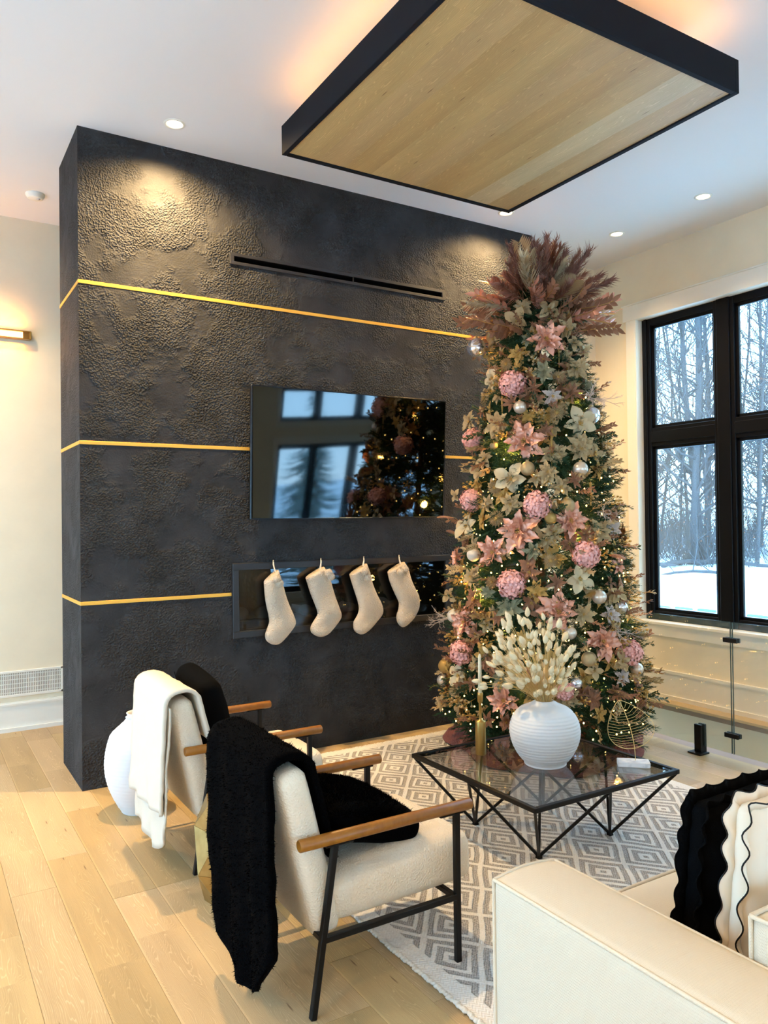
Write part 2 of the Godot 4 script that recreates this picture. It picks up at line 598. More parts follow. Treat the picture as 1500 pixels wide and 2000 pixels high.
	# skirting of the window wall
	var bb := base("baseboard_right", "tall white baseboard under the window", "", Vector3.ZERO, "", "structure")
	put("board", slab(Vector3(XR - 0.018, 0.0, -5.3), Vector3(XR, 0.24, -2.0)), M.trim, bb)
	put("cap", slab(Vector3(XR - 0.028, 0.225, -5.3), Vector3(XR, 0.25, -2.0)), M.trim, bb)
	put("shoe", slab(Vector3(XR - 0.035, 0.0, -5.3), Vector3(XR, 0.035, -2.0)), M.trim, bb)
	var bl := base("baseboard_back", "white baseboard with a shoe strip on the left wall", "", Vector3.ZERO, "", "structure")
	put("board", slab(Vector3(-2.2, 0, -6.65), Vector3(4.5, 0.225, -6.632)), M.trim, bl)
	put("shoe", slab(Vector3(-2.2, 0, -6.65), Vector3(4.5, 0.03, -6.615)), M.trim, bl)
	put("cap", slab(Vector3(-2.2, 0.2, -6.65), Vector3(4.5, 0.215, -6.625)), M.trim, bl)
	# return-air grille
	var gr := base("return_air_grille", "wide off-white return air grille above the baseboard on the left wall", "air grille", Vector3(0.3, 0.265, -6.65))
	var st := begin(false)
	for y in [0.008, 0.192]:
		box(st, Vector3(0, y, 0.006), Vector3(1.5, 0.018, 0.012), 0.002)
	for x in [-0.742, 0.742]:
		box(st, Vector3(x, 0.1, 0.006), Vector3(0.018, 0.2, 0.012), 0.002)
	for k in range(1, 6):
		box(st, Vector3(0, 0.2 * k / 6.0, 0.005), Vector3(1.48, 0.004, 0.008), 0.0)
	put("frame", done(st), M.trim, gr)
	put("back_plate", slab(Vector3(-0.74, 0.005, 0.0), Vector3(0.74, 0.195, 0.002)), sm(Color(0.62, 0.56, 0.48), 0.8), gr)
	st = begin(false)
	for k in 118:
		box(st, Vector3(-0.735 + 1.47 * k / 117.0, 0.1, 0.005), Vector3(0.007, 0.184, 0.007), 0.0)
	put("louvres", done(st), M.trim, gr).set_meta("kind", "stuff")
	# wall sconce
	var sc := base("wall_sconce", "slim brass bar light glowing on the cream wall left of the fireplace wall", "wall light", Vector3(0.52, 3.08, -6.65))
	st = begin(false)
	box(st, Vector3(0, 0.033, 0.03), Vector3(0.62, 0.008, 0.06), 0.002)
	box(st, Vector3(0, -0.026, 0.03), Vector3(0.62, 0.006, 0.06), 0.002)
	for x in [-0.305, 0.305]:
		box(st, Vector3(x, 0.003, 0.03), Vector3(0.012, 0.056, 0.062), 0.002)
	box(st, Vector3(0, 0.003, 0.008), Vector3(0.62, 0.056, 0.012), 0.002)
	put("housing", done(st), M.brass, sc)
	put("diffuser", slab(Vector3(-0.27, -0.018, 0.014), Vector3(0.25, 0.026, 0.052)), glow(Color(1.0, 0.8, 0.5), 2.0), sc)
	for q in [[Vector3(-0.01, 0.06, 0.04), -90.0], [Vector3(-0.01, -0.05, 0.04), 90.0], [Vector3(-0.01, 0.0, 0.075), 0.0]]:
		var al := AreaLight3D.new()
		al.name = "sconce_glow"
		al.area_size = Vector2(0.5, 0.03)
		al.light_color = Color(1.0, 0.66, 0.22)
		al.light_energy = 0.22 if q[1] else 0.06
		al.shadow_enabled = true
		al.position = q[0]
		al.rotation_degrees = Vector3(-q[1], 180, 0) if q[1] else Vector3(0, 180, 0)
		sc.add_child(al, true)
	# smoke alarm
	var al2 := base("smoke_alarm", "round white smoke alarm on the ceiling beside the dark wall", "smoke alarm", Vector3(0.80, CE, -6.1))
	st = begin()
	lathe(st, [Vector2(0.0, -0.034), Vector2(0.045, -0.034), Vector2(0.054, -0.03), Vector2(0.058, -0.018), Vector2(0.064, -0.014), Vector2(0.066, 0.0)], 32)
	put("body", done(st), M.trim, al2)
	st = begin()
	lathe(st, [Vector2(0.0, -0.04), Vector2(0.01, -0.04), Vector2(0.013, -0.034)], 16, Vector3(0.02, 0, 0.01))
	put("test_button", done(st), sm(Color(0.75, 0.75, 0.74), 0.5), al2)

# a framed window in a wall: local x along the wall, y up, z into the room; cols and rows are the panes' edges
func window(called: String, label: String, at: Vector3, turn: float, cols: Array, rows: Array, w: float, y0: float, y1: float) -> void:
	var o := base(called, label, "", at, "", "structure")
	o.rotation_degrees.y = turn
	var st := begin(false)
	# outer frame and mullions, set back in the wall
	var xs := [0.0]
	for c in cols:
		xs.append_array(c)
	xs.append(w)
	for k in range(0, xs.size(), 2):
		box(st, Vector3((xs[k] + xs[k + 1]) * 0.5, (y0 + y1) * 0.5, -0.105), Vector3(xs[k + 1] - xs[k], y1 - y0, 0.07), 0.004)
		box(st, Vector3((xs[k] + xs[k + 1]) * 0.5, (y0 + y1) * 0.5, -0.065), Vector3(maxf(xs[k + 1] - xs[k] - 0.07, 0.03), y1 - y0, 0.02), 0.004)
	put("frame", done(st), M.frame, o)
	var ys := [y0]
	for r in rows:
		ys.append_array(r)
	ys.append(y1)
	for c in cols:
		for k in range(0, ys.size(), 2):
			st = begin(false)
			box(st, Vector3((c[0] + c[1]) * 0.5, (ys[k] + ys[k + 1]) * 0.5, -0.107), Vector3(c[1] - c[0] + 0.01, ys[k + 1] - ys[k], 0.06), 0.004)
			if ys[k + 1] - ys[k] > 0.12:
				box(st, Vector3((c[0] + c[1]) * 0.5, (ys[k] + ys[k + 1]) * 0.5, -0.075), Vector3(c[1] - c[0] + 0.01, ys[k + 1] - ys[k] - 0.07, 0.02), 0.004)
			put("rail", done(st), M.frame, o)
		for r in rows:
			st = begin(false)      # sash bead round each pane
			for x in [c[0] + 0.012, c[1] - 0.012]:
				box(st, Vector3(x, (r[0] + r[1]) * 0.5, -0.11), Vector3(0.03, r[1] - r[0], 0.03), 0.003)
			for y in [r[0] + 0.012, r[1] - 0.012]:
				box(st, Vector3((c[0] + c[1]) * 0.5, y, -0.11), Vector3(c[1] - c[0], 0.03, 0.03), 0.003)
			var sash := put("sash", done(st), M.frame, o)
			put("pane", slab(Vector3(c[0], r[0], -0.117), Vector3(c[1], r[1], -0.111)), M.glass, sash)
	# white jamb lining and flat casing
	st = begin(false)
	for x in [-0.006, w + 0.006]:
		box(st, Vector3(x, (y0 + y1) * 0.5, -0.03), Vector3(0.014, y1 - y0, 0.09), 0.001)
	box(st, Vector3(w * 0.5, y1 + 0.006, -0.03), Vector3(w + 0.02, 0.014, 0.09), 0.001)
	put("jamb", done(st), M.trim, o)
	st = begin(false)
	for x in [-0.06, w + 0.06]:
		box(st, Vector3(x, (y0 + y1) * 0.5, 0.009), Vector3(0.1, y1 - y0, 0.018), 0.002)
	box(st, Vector3(w * 0.5, y1 + 0.07, 0.012), Vector3(w + 0.28, 0.14, 0.024), 0.002)
	box(st, Vector3(w * 0.5, y1 + 0.146, 0.016), Vector3(w + 0.3, 0.014, 0.032), 0.002)
	put("casing", done(st), M.trim, o)
	st = begin(false)
	box(st, Vector3(w * 0.5, y0 - 0.014, -0.02), Vector3(w + 0.24, 0.028, 0.12), 0.004)
	box(st, Vector3(w * 0.5, y0 - 0.075, 0.009), Vector3(w + 0.22, 0.1, 0.018), 0.002)
	put("sill", done(st), M.trim, o)

func windows() -> void:
	window("window_1", "tall black framed window with six panes looking onto snowy woods", Vector3(XR, 0, -4.80), -90, [[0.09, 0.74], [0.93, 1.58], [1.77, 2.42]], [[0.75, 2.24], [2.41, 3.345]], 2.51, 0.67, 3.41)
	window("window_2", "row of tall black framed windows mirrored in the television", Vector3(10.1, 0, 4.2), 180, [[0.09, 1.0], [1.1, 2.1], [2.25, 3.05], [3.2, 4.06]], [[0.28, 2.37]], 4.15, 0.2, 2.45)
	window("window_3", "transom windows above the mirrored window row", Vector3(10.1, 0, 4.2), 180, [[0.09, 1.0], [1.1, 2.1], [2.25, 3.05], [3.2, 4.06]], [[3.03, 3.64]], 4.15, 2.95, 3.72)
	window("window_4", "large window behind the viewer", Vector3(3.7, 0, 4.2), 180, [[0.09, 0.86], [1.01, 1.79], [1.94, 2.71]], [[0.38, 2.52]], 2.8, 0.3, 2.6)
	window("window_5", "second large window behind the viewer", Vector3(0.1, 0, 4.2), 180, [[0.09, 0.86], [0.95, 1.71]], [[0.38, 2.52]], 1.8, 0.3, 2.6)
	window("window_6", "large window in the side wall out of view", Vector3(-2.2, 0, -0.6), 90, [[0.09, 1.12], [1.28, 2.32], [2.48, 3.51]], [[0.38, 2.52]], 3.6, 0.3, 2.6)
	window("window_8", "glazed garden door in the side wall out of view", Vector3(-2.2, 0, -4.6), 90, [[0.09, 0.86], [0.95, 1.71]], [[0.15, 2.52]], 1.8, 0.06, 2.6)
	window("window_9", "small window low in the stairwell, out of view", Vector3(4.82, 0, -5.30), 0, [[0.07, 0.73]], [[-1.72, -0.6]], 0.8, -1.8, -0.52)

# ------------------------------------------------------------------ the dark wall and what it carries
const ZW := -4.912

func fireplace_wall() -> void:
	var o := base("wall_fireplace", "floor-to-ceiling fireplace wall of rough charcoal plaster with brass strips", "", Vector3.ZERO, "", "structure")
	var us := [0.88, 1.87, 3.575, 4.54]
	var vs := [0.0, 0.855, 1.30, 3.347, 3.382, CE]
	var st := begin(false)
	for i in 3:
		for j in 5:
			if i == 1 and (j == 1 or j == 3):
				continue
			quad(st, Vector3(us[i], vs[j], ZW), Vector3(us[i], vs[j + 1], ZW), Vector3(us[i + 1], vs[j + 1], ZW), Vector3(us[i + 1], vs[j], ZW))
	quad(st, Vector3(0.88, 0, -5.57), Vector3(0.88, CE, -5.57), Vector3(0.88, CE, ZW), Vector3(0.88, 0, ZW))
	quad(st, Vector3(4.54, 0, ZW), Vector3(4.54, CE, ZW), Vector3(4.54, CE, -5.57), Vector3(4.54, 0, -5.57))
	quad(st, Vector3(4.54, 0, -5.57), Vector3(4.54, CE, -5.57), Vector3(0.88, CE, -5.57), Vector3(0.88, 0, -5.57))
	put("plaster", done(st), M.plaster, o)
	for y in [3.067, 2.093, 1.121]:
		st = begin(false)
		var w := 0.022
		for seg in ([[0.88, 1.826], [3.62, 4.54]] if y < 1.3 else [[0.88, 4.54]]):
			box(st, Vector3((seg[0] + seg[1]) * 0.5, y, ZW + 0.0005), Vector3(seg[1] - seg[0], w, 0.005), 0.0008)
		box(st, Vector3(0.8795, y, (ZW - 5.57) * 0.5 + 0.0015), Vector3(0.005, w, 0.661), 0.0008)
		put("brass_strip", done(st), M.inlay, o)
	# linear air slot
	var sl := base("slot_vent", "long thin black slot air vent high in the charcoal wall", "air vent", Vector3(2.7225, 3.3645, ZW))
	st = begin(false)
	box(st, Vector3(0, 0.0285, 0.004), Vector3(1.775, 0.022, 0.012), 0.002)
	box(st, Vector3(0, -0.0285, 0.004), Vector3(1.775, 0.022, 0.012), 0.002)
	for x in [-0.8725, 0.8725]:
		box(st, Vector3(x, 0, 0.004), Vector3(0.03, 0.04, 0.012), 0.002)
	box(st, Vector3(0.06, 0, 0.0), Vector3(0.006, 0.035, 0.012), 0.001)
	put("frame", done(st), sm(Color(0.13, 0.13, 0.14), 0.5), sl)
	st = begin(false)
	box(st, Vector3(0, 0, -0.12), Vector3(1.71, 0.2, 0.01), 0.0)
	for y in [-0.0175, 0.0175]:
		box(st, Vector3(0, y + signf(y) * 0.003, -0.06), Vector3(1.71, 0.006, 0.12), 0.0)
	put("throat", done(st), M.black, sl)
	# television: a very slightly bowed glossy screen, leaning forwards at the top
	var tv := base("television", "large flat black television on the charcoal wall reflecting windows and tree lights", "television", Vector3(2.74, 2.065, -4.835))
	tv.rotation_degrees.x = 2.6
	st = begin(false)
	box(st, Vector3(0, 0, -0.021), Vector3(1.59, 0.90, 0.024), 0.004)
	put("casing", done(st), sm(Color(0.05, 0.05, 0.055), 0.35), tv)
	st = begin(false)
	box(st, Vector3(0, -0.05, -0.05), Vector3(0.6, 0.4, 0.05), 0.006)
	put("wall_bracket", done(st), M.black, tv)
	st = begin()
	var nx := 36
	var ny := 20
	var S := func(i: int, j: int) -> Vector3:
		var u := 2.0 * i / nx - 1.0
		var v := 2.0 * j / ny - 1.0
		return Vector3(u * 0.785, v * 0.441, 0.006 - 0.003 * (u * u * u * u) - 0.002 * v * v + 0.005 * u * v - 0.0015 * sin(u * 2.6 + 0.6))
	for i in nx:
		for j in ny:
			quad(st, S.call(i, j), S.call(i, j + 1), S.call(i + 1, j + 1), S.call(i + 1, j))
	put("screen", done(st), sm(Color(0.004, 0.004, 0.005), 0.04, 0.0, 0.75), tv)
	st = begin(false)
	box(st, Vector3(0, -0.446, 0.002), Vector3(1.59, 0.008, 0.01), 0.001)
	box(st, Vector3(0, 0.447, 0.002), Vector3(1.59, 0.005, 0.008), 0.001)
	for x in [-0.792, 0.792]:
		box(st, Vector3(x, 0, 0.002), Vector3(0.005, 0.9, 0.008), 0.001)
	put("bezel", done(st), sm(Color(0.12, 0.12, 0.13), 0.3, 0.6), tv)
	# fireplace insert
	var fp := base("linear_fireplace", "long black linear fireplace insert behind the four stockings", "fireplace", Vector3(2.7225, 0.828, ZW))
	st = begin(false)
	box(st, Vector3(0, 0.474, 0.008), Vector3(1.79, 0.046, 0.03), 0.003)
	box(st, Vector3(0, 0.022, 0.008), Vector3(1.79, 0.044, 0.03), 0.003)
	for x in [-0.8725, 0.8725]:
		box(st, Vector3(x, 0.248, 0.008), Vector3(0.045, 0.41, 0.03), 0.003)
	put("frame", done(st), sm(Color(0.12, 0.12, 0.125), 0.5), fp)
	st = begin(false)
	box(st, Vector3(0, 0.25, -0.36), Vector3(1.72, 0.46, 0.02), 0.0)
	box(st, Vector3(0, 0.03, -0.18), Vector3(1.72, 0.02, 0.36), 0.0)
	box(st, Vector3(0, 0.475, -0.18), Vector3(1.72, 0.02, 0.36), 0.0)
	for x in [-0.86, 0.86]:
		box(st, Vector3(x, 0.25, -0.18), Vector3(0.02, 0.46, 0.36), 0.0)
	put("firebox", done(st), sm(Color(0.1, 0.1, 0.1), 0.7), fp)
	st = begin(false)
	box(st, Vector3(0, 0.07, -0.2), Vector3(1.6, 0.06, 0.2), 0.01)
	put("burner_tray", done(st), sm(Color(0.16, 0.16, 0.17), 0.6), fp)
	put("glass_front", slab(Vector3(-0.852, 0.044, -0.008), Vector3(0.852, 0.452, -0.002)), M.fire_glass, fp)
	for q in [[-0.78, 0.06, 0.13], [-0.62, 0.05, 0.12], [-0.5, 0.045, 0.12], [-0.28, 0.05, 0.12], [0.08, 0.045, 0.12], [0.35, 0.06, 0.13], [0.62, 0.05, 0.12]]:
		st = begin()
		ball(st, Vector3.ZERO, Vector3(q[1] * 1.3, q[1] * 0.8, q[1]), 14, Basis(Vector3.UP, q[0] * 7.0))
		tag(put("fireplace_stone", done(st), M.stoneware, self, Vector3(2.7225 + q[0], 0.828 + 0.095 + q[1] * 0.75, ZW - 0.16)), "smooth grey stone lying behind the fireplace glass", "stone", "stones inside the fireplace")
	for q in [[-0.66, 0.3, 0.1], [-0.18, -0.2, 0.5], [0.2, 0.25, -0.2], [0.55, -0.3, 0.3]]:
		st = begin()
		var pts := []
		var rr := []
		for k in 7:
			var t := k / 6.0 - 0.5
			pts.append(Vector3(t * 0.34, 0.02 * sin(t * 9.0 + q[0]), 0.02 * cos(t * 7.0)))
			rr.append(0.026 + 0.006 * sin(k * 2.3 + q[0] * 5.0))
		tube(st, pts, rr, 9)
		tag(put("fireplace_log", done(st), M.driftwood, self, Vector3(2.7225 + q[0], 0.828 + 0.13, ZW - 0.21), Basis(Vector3.UP, q[1])), "weathered grey log lying behind the fireplace glass", "log", "logs inside the fireplace")
	stockings()

const STOCK := [
	[2.107, [[-0.076, -0.136, 0.024, -0.055], [-0.071, -0.214, 0.057, -0.158], [-0.063, -0.283, 0.081, -0.240], [-0.049, -0.353, 0.110, -0.312], [-0.042, -0.405, 0.137, -0.372], [-0.058, -0.449, 0.151, -0.426], [-0.072, -0.488, 0.117, -0.476], [-0.065, -0.525, 0.065, -0.529], [-0.035, -0.551, 0.031, -0.555], [-0.010, -0.559, 0.006, -0.561]], [[-0.014, -0.111], [0.006, -0.144]]],
	[2.468, [[-0.127, -0.124, 0.010, -0.049], [-0.111, -0.174, 0.050, -0.117], [-0.092, -0.234, 0.076, -0.196], [-0.066, -0.295, 0.102, -0.276], [-0.043, -0.350, 0.126, -0.338], [-0.041, -0.386, 0.142, -0.381], [-0.075, -0.431, 0.142, -0.418], [-0.095, -0.465, 0.106, -0.463], [-0.089, -0.501, 0.051, -0.513], [-0.056, -0.527, 0.011, -0.534], [-0.032, -0.536, -0.014, -0.538]], [[0.015, -0.089], [0.033, -0.116]]],
	[2.816, [[-0.127, -0.119, 0.008, -0.041], [-0.111, -0.175, 0.036, -0.108], [-0.087, -0.243, 0.056, -0.184], [-0.063, -0.312, 0.091, -0.266], [-0.053, -0.368, 0.127, -0.331], [-0.068, -0.410, 0.144, -0.382], [-0.101, -0.456, 0.137, -0.419], [-0.102, -0.493, 0.096, -0.460], [-0.088, -0.525, 0.037, -0.511], [-0.056, -0.546, 0.001, -0.538], [-0.035, -0.549, -0.021, -0.549]], [[-0.040, -0.090], [-0.018, -0.140]]],
	[3.121, [[-0.111, -0.115, 0.028, -0.041], [-0.099, -0.173, 0.063, -0.091], [-0.073, -0.231, 0.087, -0.169], [-0.043, -0.289, 0.117, -0.235], [-0.017, -0.342, 0.155, -0.301], [-0.022, -0.392, 0.162, -0.366], [-0.038, -0.435, 0.145, -0.417], [-0.034, -0.480, 0.106, -0.465], [-0.014, -0.513, 0.052, -0.512], [0.006, -0.526, 0.025, -0.526]], [[-0.043, -0.112], [-0.004, -0.096]]],
]

const TREES := [
	[30.56, -22.56, 1.00, 5.5, "pale bare trunk leaning left in the window's first column of panes", 0],
	[38.65, -27.69, 1.15, 3.0, "thick bare trunk just left of the window's broad mullion", 1],
	[57.58, -36.41, 1.25, 2.0, "thickest bare trunk, in the window's second column of panes", 2],
	[31.77, -21.41, 0.60, 0.5, "slim straight bare trunk at the mullion's right edge", 0],
	[34.17, -28.16, 0.75, 1.0, "bare trunk at the window's far left edge", 1],
	[36.15, -26.12, 0.55, 0.0, "slim pale sapling between the leaning trunk and the broad mullion", 1],
	[43.34, -33.15, 0.50, 6.0, "slim bare tree leaning left between two trunks", 0],
	[39.69, -31.47, 0.55, -3.0, "thin bare tree close to the window's left edge trunk", 1],
	[45.95, -30.11, 0.60, 9.0, "thin trunk leaning steeply left beside the thickest one", 0],
	[38.79, -23.41, 1.00, 1.0, "bare trunk half cut off by the picture's right edge", 2],
]


func stockings() -> void:
	var words := ["first, lowest-hanging cream fleece stocking, at the brass strip's end of the fireplace", "second cream fleece stocking from the brass strip, pompoms at its back corner", "third cream fleece stocking from the brass strip, pompoms over its front", "fourth cream fleece stocking, next to the Christmas tree, shading at the toe"]
	M.fleece = relief(tri3(sm(Color(0.84, 0.765, 0.665), 0.95, 0, 0.2), 9.0), ntex(0.05, [Color.BLACK, Color.WHITE], FastNoiseLite.TYPE_CELLULAR, 15, 256, 2), 1.2)
	M.fleece.rim_enabled = true
	M.fleece.rim = 0.4
	for s in STOCK.size():
		var d = STOCK[s]
		var o := base("christmas_stocking", words[s], "stocking", Vector3(d[0], 1.33, -4.842), "cream stockings on the fireplace")
		var rows: Array = d[1]
		var st := begin()
		var g := []
		var nn := rows.size()
		# resample rows smoothly
		var fine := []
		for k in (nn - 1) * 3 + 1:
			var t := k / 3.0
			var a := int(t)
			var f := t - a
			var r0 = rows[maxi(a - 1, 0)]
			var r1 = rows[a]
			var r2 = rows[mini(a + 1, nn - 1)]
			var r3 = rows[mini(a + 2, nn - 1)]
			var row := []
			for c in 4:
				row.append(cubic_interpolate(r1[c], r2[c], r0[c], r3[c], f))
			fine.append(row)
		for k in fine.size():
			var L := Vector3(fine[k][0], fine[k][1], 0)
			var R := Vector3(fine[k][2], fine[k][3], 0)
			var m := (L + R) * 0.5
			var h := (R - L) * 0.5
			var dep := minf(0.042, h.length() * 0.62)
			var ring := []
			for q in 20:
				var a := TAU * q / 20.0
				var ca := cos(a)
				var sa := sin(a)
				ring.append(m + h * signf(ca) * pow(absf(ca), 0.8) + Vector3(0, 0, dep * signf(sa) * pow(absf(sa), 0.9) * (1.0 + 0.1 * sin(k * 0.5 + s))))
			g.append(ring)
		for k in g.size() - 1:
			for q in 20:
				var q2 := (q + 1) % 20
				quad(st, g[k][q], g[k + 1][q], g[k + 1][q2], g[k][q2])
		var e: int = g.size() - 1
		for q in 20:
			var q2 := (q + 1) % 20
			tri(st, g[e][0], g[e][q], g[e][q2])
			tri(st, (g[0][0] + g[0][10]) * 0.5 - Vector3(0, 0.012, 0), g[0][q], g[0][q2])
		put("sock", done(st), M.fleece, o)
		st = begin()
		var top := Vector3(lerpf(rows[0][0], rows[0][2], 0.82), lerpf(rows[0][1], rows[0][3], 0.9) - 0.01, 0.0)
		tube(st, [top, Vector3(-0.004, -0.02, -0.012), Vector3(0, 0.006, -0.02), Vector3(0.004, -0.02, -0.026), top + Vector3(0.004, 0, -0.02)], 0.0045, 6)
		put("hanging_loop", done(st), M.throw_cream, o)
		for p in d[2]:
			st = begin()
			var c := Vector3(p[0], p[1], 0.066)
			var n := 120
			ball(st, c, Vector3.ONE * 0.027, 12)
			for k in n:
				var y := 1.0 - 2.0 * (k + 0.5) / n
				var a := 2.399963 * k
				var v := Vector3(cos(a) * sqrt(1 - y * y), y, sin(a) * sqrt(1 - y * y))
				var b := aim(v)
				tri(st, c + b * Vector3(-0.004, 0.023, 0), c + b * Vector3(0, 0.034, 0), c + b * Vector3(0.004, 0.023, 0.003))
			var pom := put("pompom", done(st), M.fleece, o)
			st = begin()
			tube(st, [c + Vector3(0, 0.015, 0), c.lerp(top, 0.5) + Vector3(0, 0, 0.02), top + Vector3(0, 0, 0.03)], 0.002, 5)
			put("pompom_cord", done(st), M.throw_cream, pom)
		st = begin()
		tube(st, [Vector3(0, -0.012, -0.025), Vector3(0, 0.0, -0.012), Vector3(0, 0.014, -0.03)], 0.002, 6)
		put("hook", done(st), M.black, o)

# ------------------------------------------------------------------ ceiling panel and lamps
func downlight(x: float, z: float, label: String, energy: float, angle: float, seen: bool, col := Color(1.0, 0.88, 0.72)) -> void:
	var o := base("downlight", label, "downlight", Vector3(x, CE, z), "recessed ceiling downlights" if seen else "ceiling downlights behind the viewer")
	var st := begin()
	lathe(st, [Vector2(0.046, 0.0), Vector2(0.046, -0.002), Vector2(0.05, -0.006), Vector2(0.062, -0.005), Vector2(0.064, 0.0)], 32)
	put("trim_ring", done(st), M.trim, o)
	st = begin()
	lathe(st, [Vector2(0.0, -0.003), Vector2(0.046, -0.001)], 24)
	put("lens", done(st), glow(Color(1.0, 0.9, 0.74), 6.0), o)
	var l := SpotLight3D.new()
	l.name = "beam"
	l.spot_range = 12.0
	l.spot_attenuation = 2.0
	l.spot_angle = angle
	l.spot_angle_attenuation = 1.0
	l.light_color = col
	l.light_energy = energy
	l.light_size = 0.03
	l.shadow_enabled = true
	l.rotation_degrees.x = -90
	l.position.y = -0.012
	o.add_child(l)

func ceiling_things() -> void:
	var o := base("ceiling_panel", "square black-edged wooden panel hanging under the ceiling with warm glow above", "ceiling panel", Vector3(2.63, 3.66, -3.12))
	var hx := 0.832
	var hz := 0.85
	var st := begin(false)
	for s in [-1, 1]:
		box(st, Vector3(s * (hx - 0.014), 0.0825, 0), Vector3(0.028, 0.165, hz * 2), 0.002)
		box(st, Vector3(0, 0.0825, s * (hz - 0.014)), Vector3(hx * 2 - 0.056, 0.165, 0.028), 0.002)
	put("black_edge", done(st), sm(Color(0.1, 0.107, 0.125), 0.75, 0, 0.25), o)
	st = begin(false)
	box(st, Vector3(0, 0.05, 0), Vector3(hx * 2 - 0.056, 0.02, hz * 2 - 0.056), 0.0)
	put("backing", done(st), M.black, o)
	for x in [-0.5, 0.5]:
		st = begin(false)
		box(st, Vector3(x, 0.205, 0), Vector3(0.05, 0.29, 1.0), 0.0)
		put("hanger", done(st), M.trim, o)
	var n := 9
	var w := (hx * 2 - 0.06) / n
	var tones := [0, 3, 1, 0, 3, 1, 0, 2, 3]
	for k in n:
		var pm := plank(w, hz * 2 - 0.06, 0.012, Vector2(0.04, rng.randf()), 1.7, 0.0001)
		put("plank", pm, M["panel%d" % tones[k]], o, Vector3(-hx + 0.03 + w * (k + 0.5), 0.008, 0), Basis(Vector3.BACK, PI))
	for q in [[0, -hz + 0.06, 0], [0, hz - 0.06, 0], [-hx + 0.06, 0, 1], [hx - 0.06, 0, 1]]:
		st = begin(false)
		box(st, Vector3(q[0], 0.158, q[1]), Vector3(0.012, 0.006, 1.5) if q[2] else Vector3(1.5, 0.006, 0.012), 0.001)
		put("led_strip", done(st), glow(Color(1.0, 0.72, 0.4), 1.6), o)
		var al := AreaLight3D.new()
		al.name = "cove_glow"
		al.area_size = Vector2(0.02, 1.5) if q[2] else Vector2(1.5, 0.02)
		al.light_color = Color(1.0, 0.7, 0.36)
		al.light_energy = 0.13
		al.shadow_enabled = true
		al.position = Vector3(q[0], 0.166, q[1])
		al.rotation_degrees.x = 90
		o.add_child(al, true)
	downlight(1.38, -4.60, "recessed downlight washing the charcoal wall above its long brass strip", 9.0, 76, true, Color(1.0, 0.84, 0.6))
	downlight(4.02, -4.64, "recessed downlight half hidden behind the wooden ceiling panel's tip", 5.0, 76, true, Color(1.0, 0.84, 0.6))
	downlight(5.11, -3.66, "recessed downlight near the window wall, the one farther from the tree", 1.6, 50, true)
	downlight(5.14, -4.52, "recessed downlight near the window wall, the one above the tree's side", 1.6, 50, true)
	for q in [[2.8, 1.6], [2.8, 3.4], [4.6, -0.6], [7.5, 1.0]]:
		downlight(q[0], q[1], "recessed ceiling downlight out of the picture", 2.2, 60, false)
	for q in [[0.2, -5.9], [-1.6, -5.9], [-1.6, -3.2], [-1.8, -0.6], [-1.8, 2.0], [0.6, 1.6], [0.6, 3.4]]:
		downlight(q[0], q[1], "recessed ceiling downlight out of the picture", 4.6, 60, false)

# ------------------------------------------------------------------ outdoors
func hill(x: float, z: float) -> float:
	return -0.62 + 0.05 * sin(x * 0.35) * cos(z * 0.27) + 0.4 * smoothstep(26.0, 70.0, Vector2(x, z).length())

func tree_meshes(sd: int, slim: bool) -> Array:
	rng.seed = sd
	var h := 21.0
	var r0 := 0.085 if slim else 0.17
	var trunk := begin()
	var path := []
	var rad := []
	for k in 12:
		var t := k / 11.0
		path.append(Vector3(0.3 * sin(t * 6.0 + sd), h * t, 0.3 * cos(t * 5.0 + sd * 2)))
		rad.append(lerpf(r0, r0 * 0.25, t) * (1.35 if k == 0 else 1.0))
	tube(trunk, path, rad, 9)
	var br := begin()
	var count := 28 if slim else 60
	for k in count:
		var t := lerpf(0.1, 0.97, (k + rng.randf()) / count)
		var p: Vector3 = path[int(t * 11)].lerp(path[mini(int(t * 11) + 1, 11)], t * 11 - int(t * 11))
		limb(br, p, Vector3(rnd(-1, 1), rnd(0.1, 0.8), rnd(-1, 1)).normalized(), rnd(1.8, 4.2) * (1.15 - 0.6 * t) * (0.6 if slim else 1.0), lerpf(r0 * 0.42, 0.022, t), 2)
	return [done(trunk), done(br)]

func limb(st: SurfaceTool, p: Vector3, d: Vector3, l: float, r: float, depth: int) -> void:
	var pts := [p]
	var q := p
	var dd := d
	for k in 3:
		dd = (dd + Vector3(rnd(-0.3, 0.3), rnd(-0.1, 0.3), rnd(-0.3, 0.3))).normalized()
		q += dd * l / 3.0
		pts.append(q)
	tube(st, pts, [r, r * 0.75, r * 0.5, r * 0.2], 4, false)
	if depth > 0:
		for k in (4 if depth == 2 else 3):
			var t: Vector3 = pts[1 + k % 3]
			limb(st, t, (dd + Vector3(rnd(-1, 1), rnd(-0.5, 0.8), rnd(-1, 1)) * 0.9).normalized(), l * rnd(0.35, 0.6), r * 0.58, depth - 1)

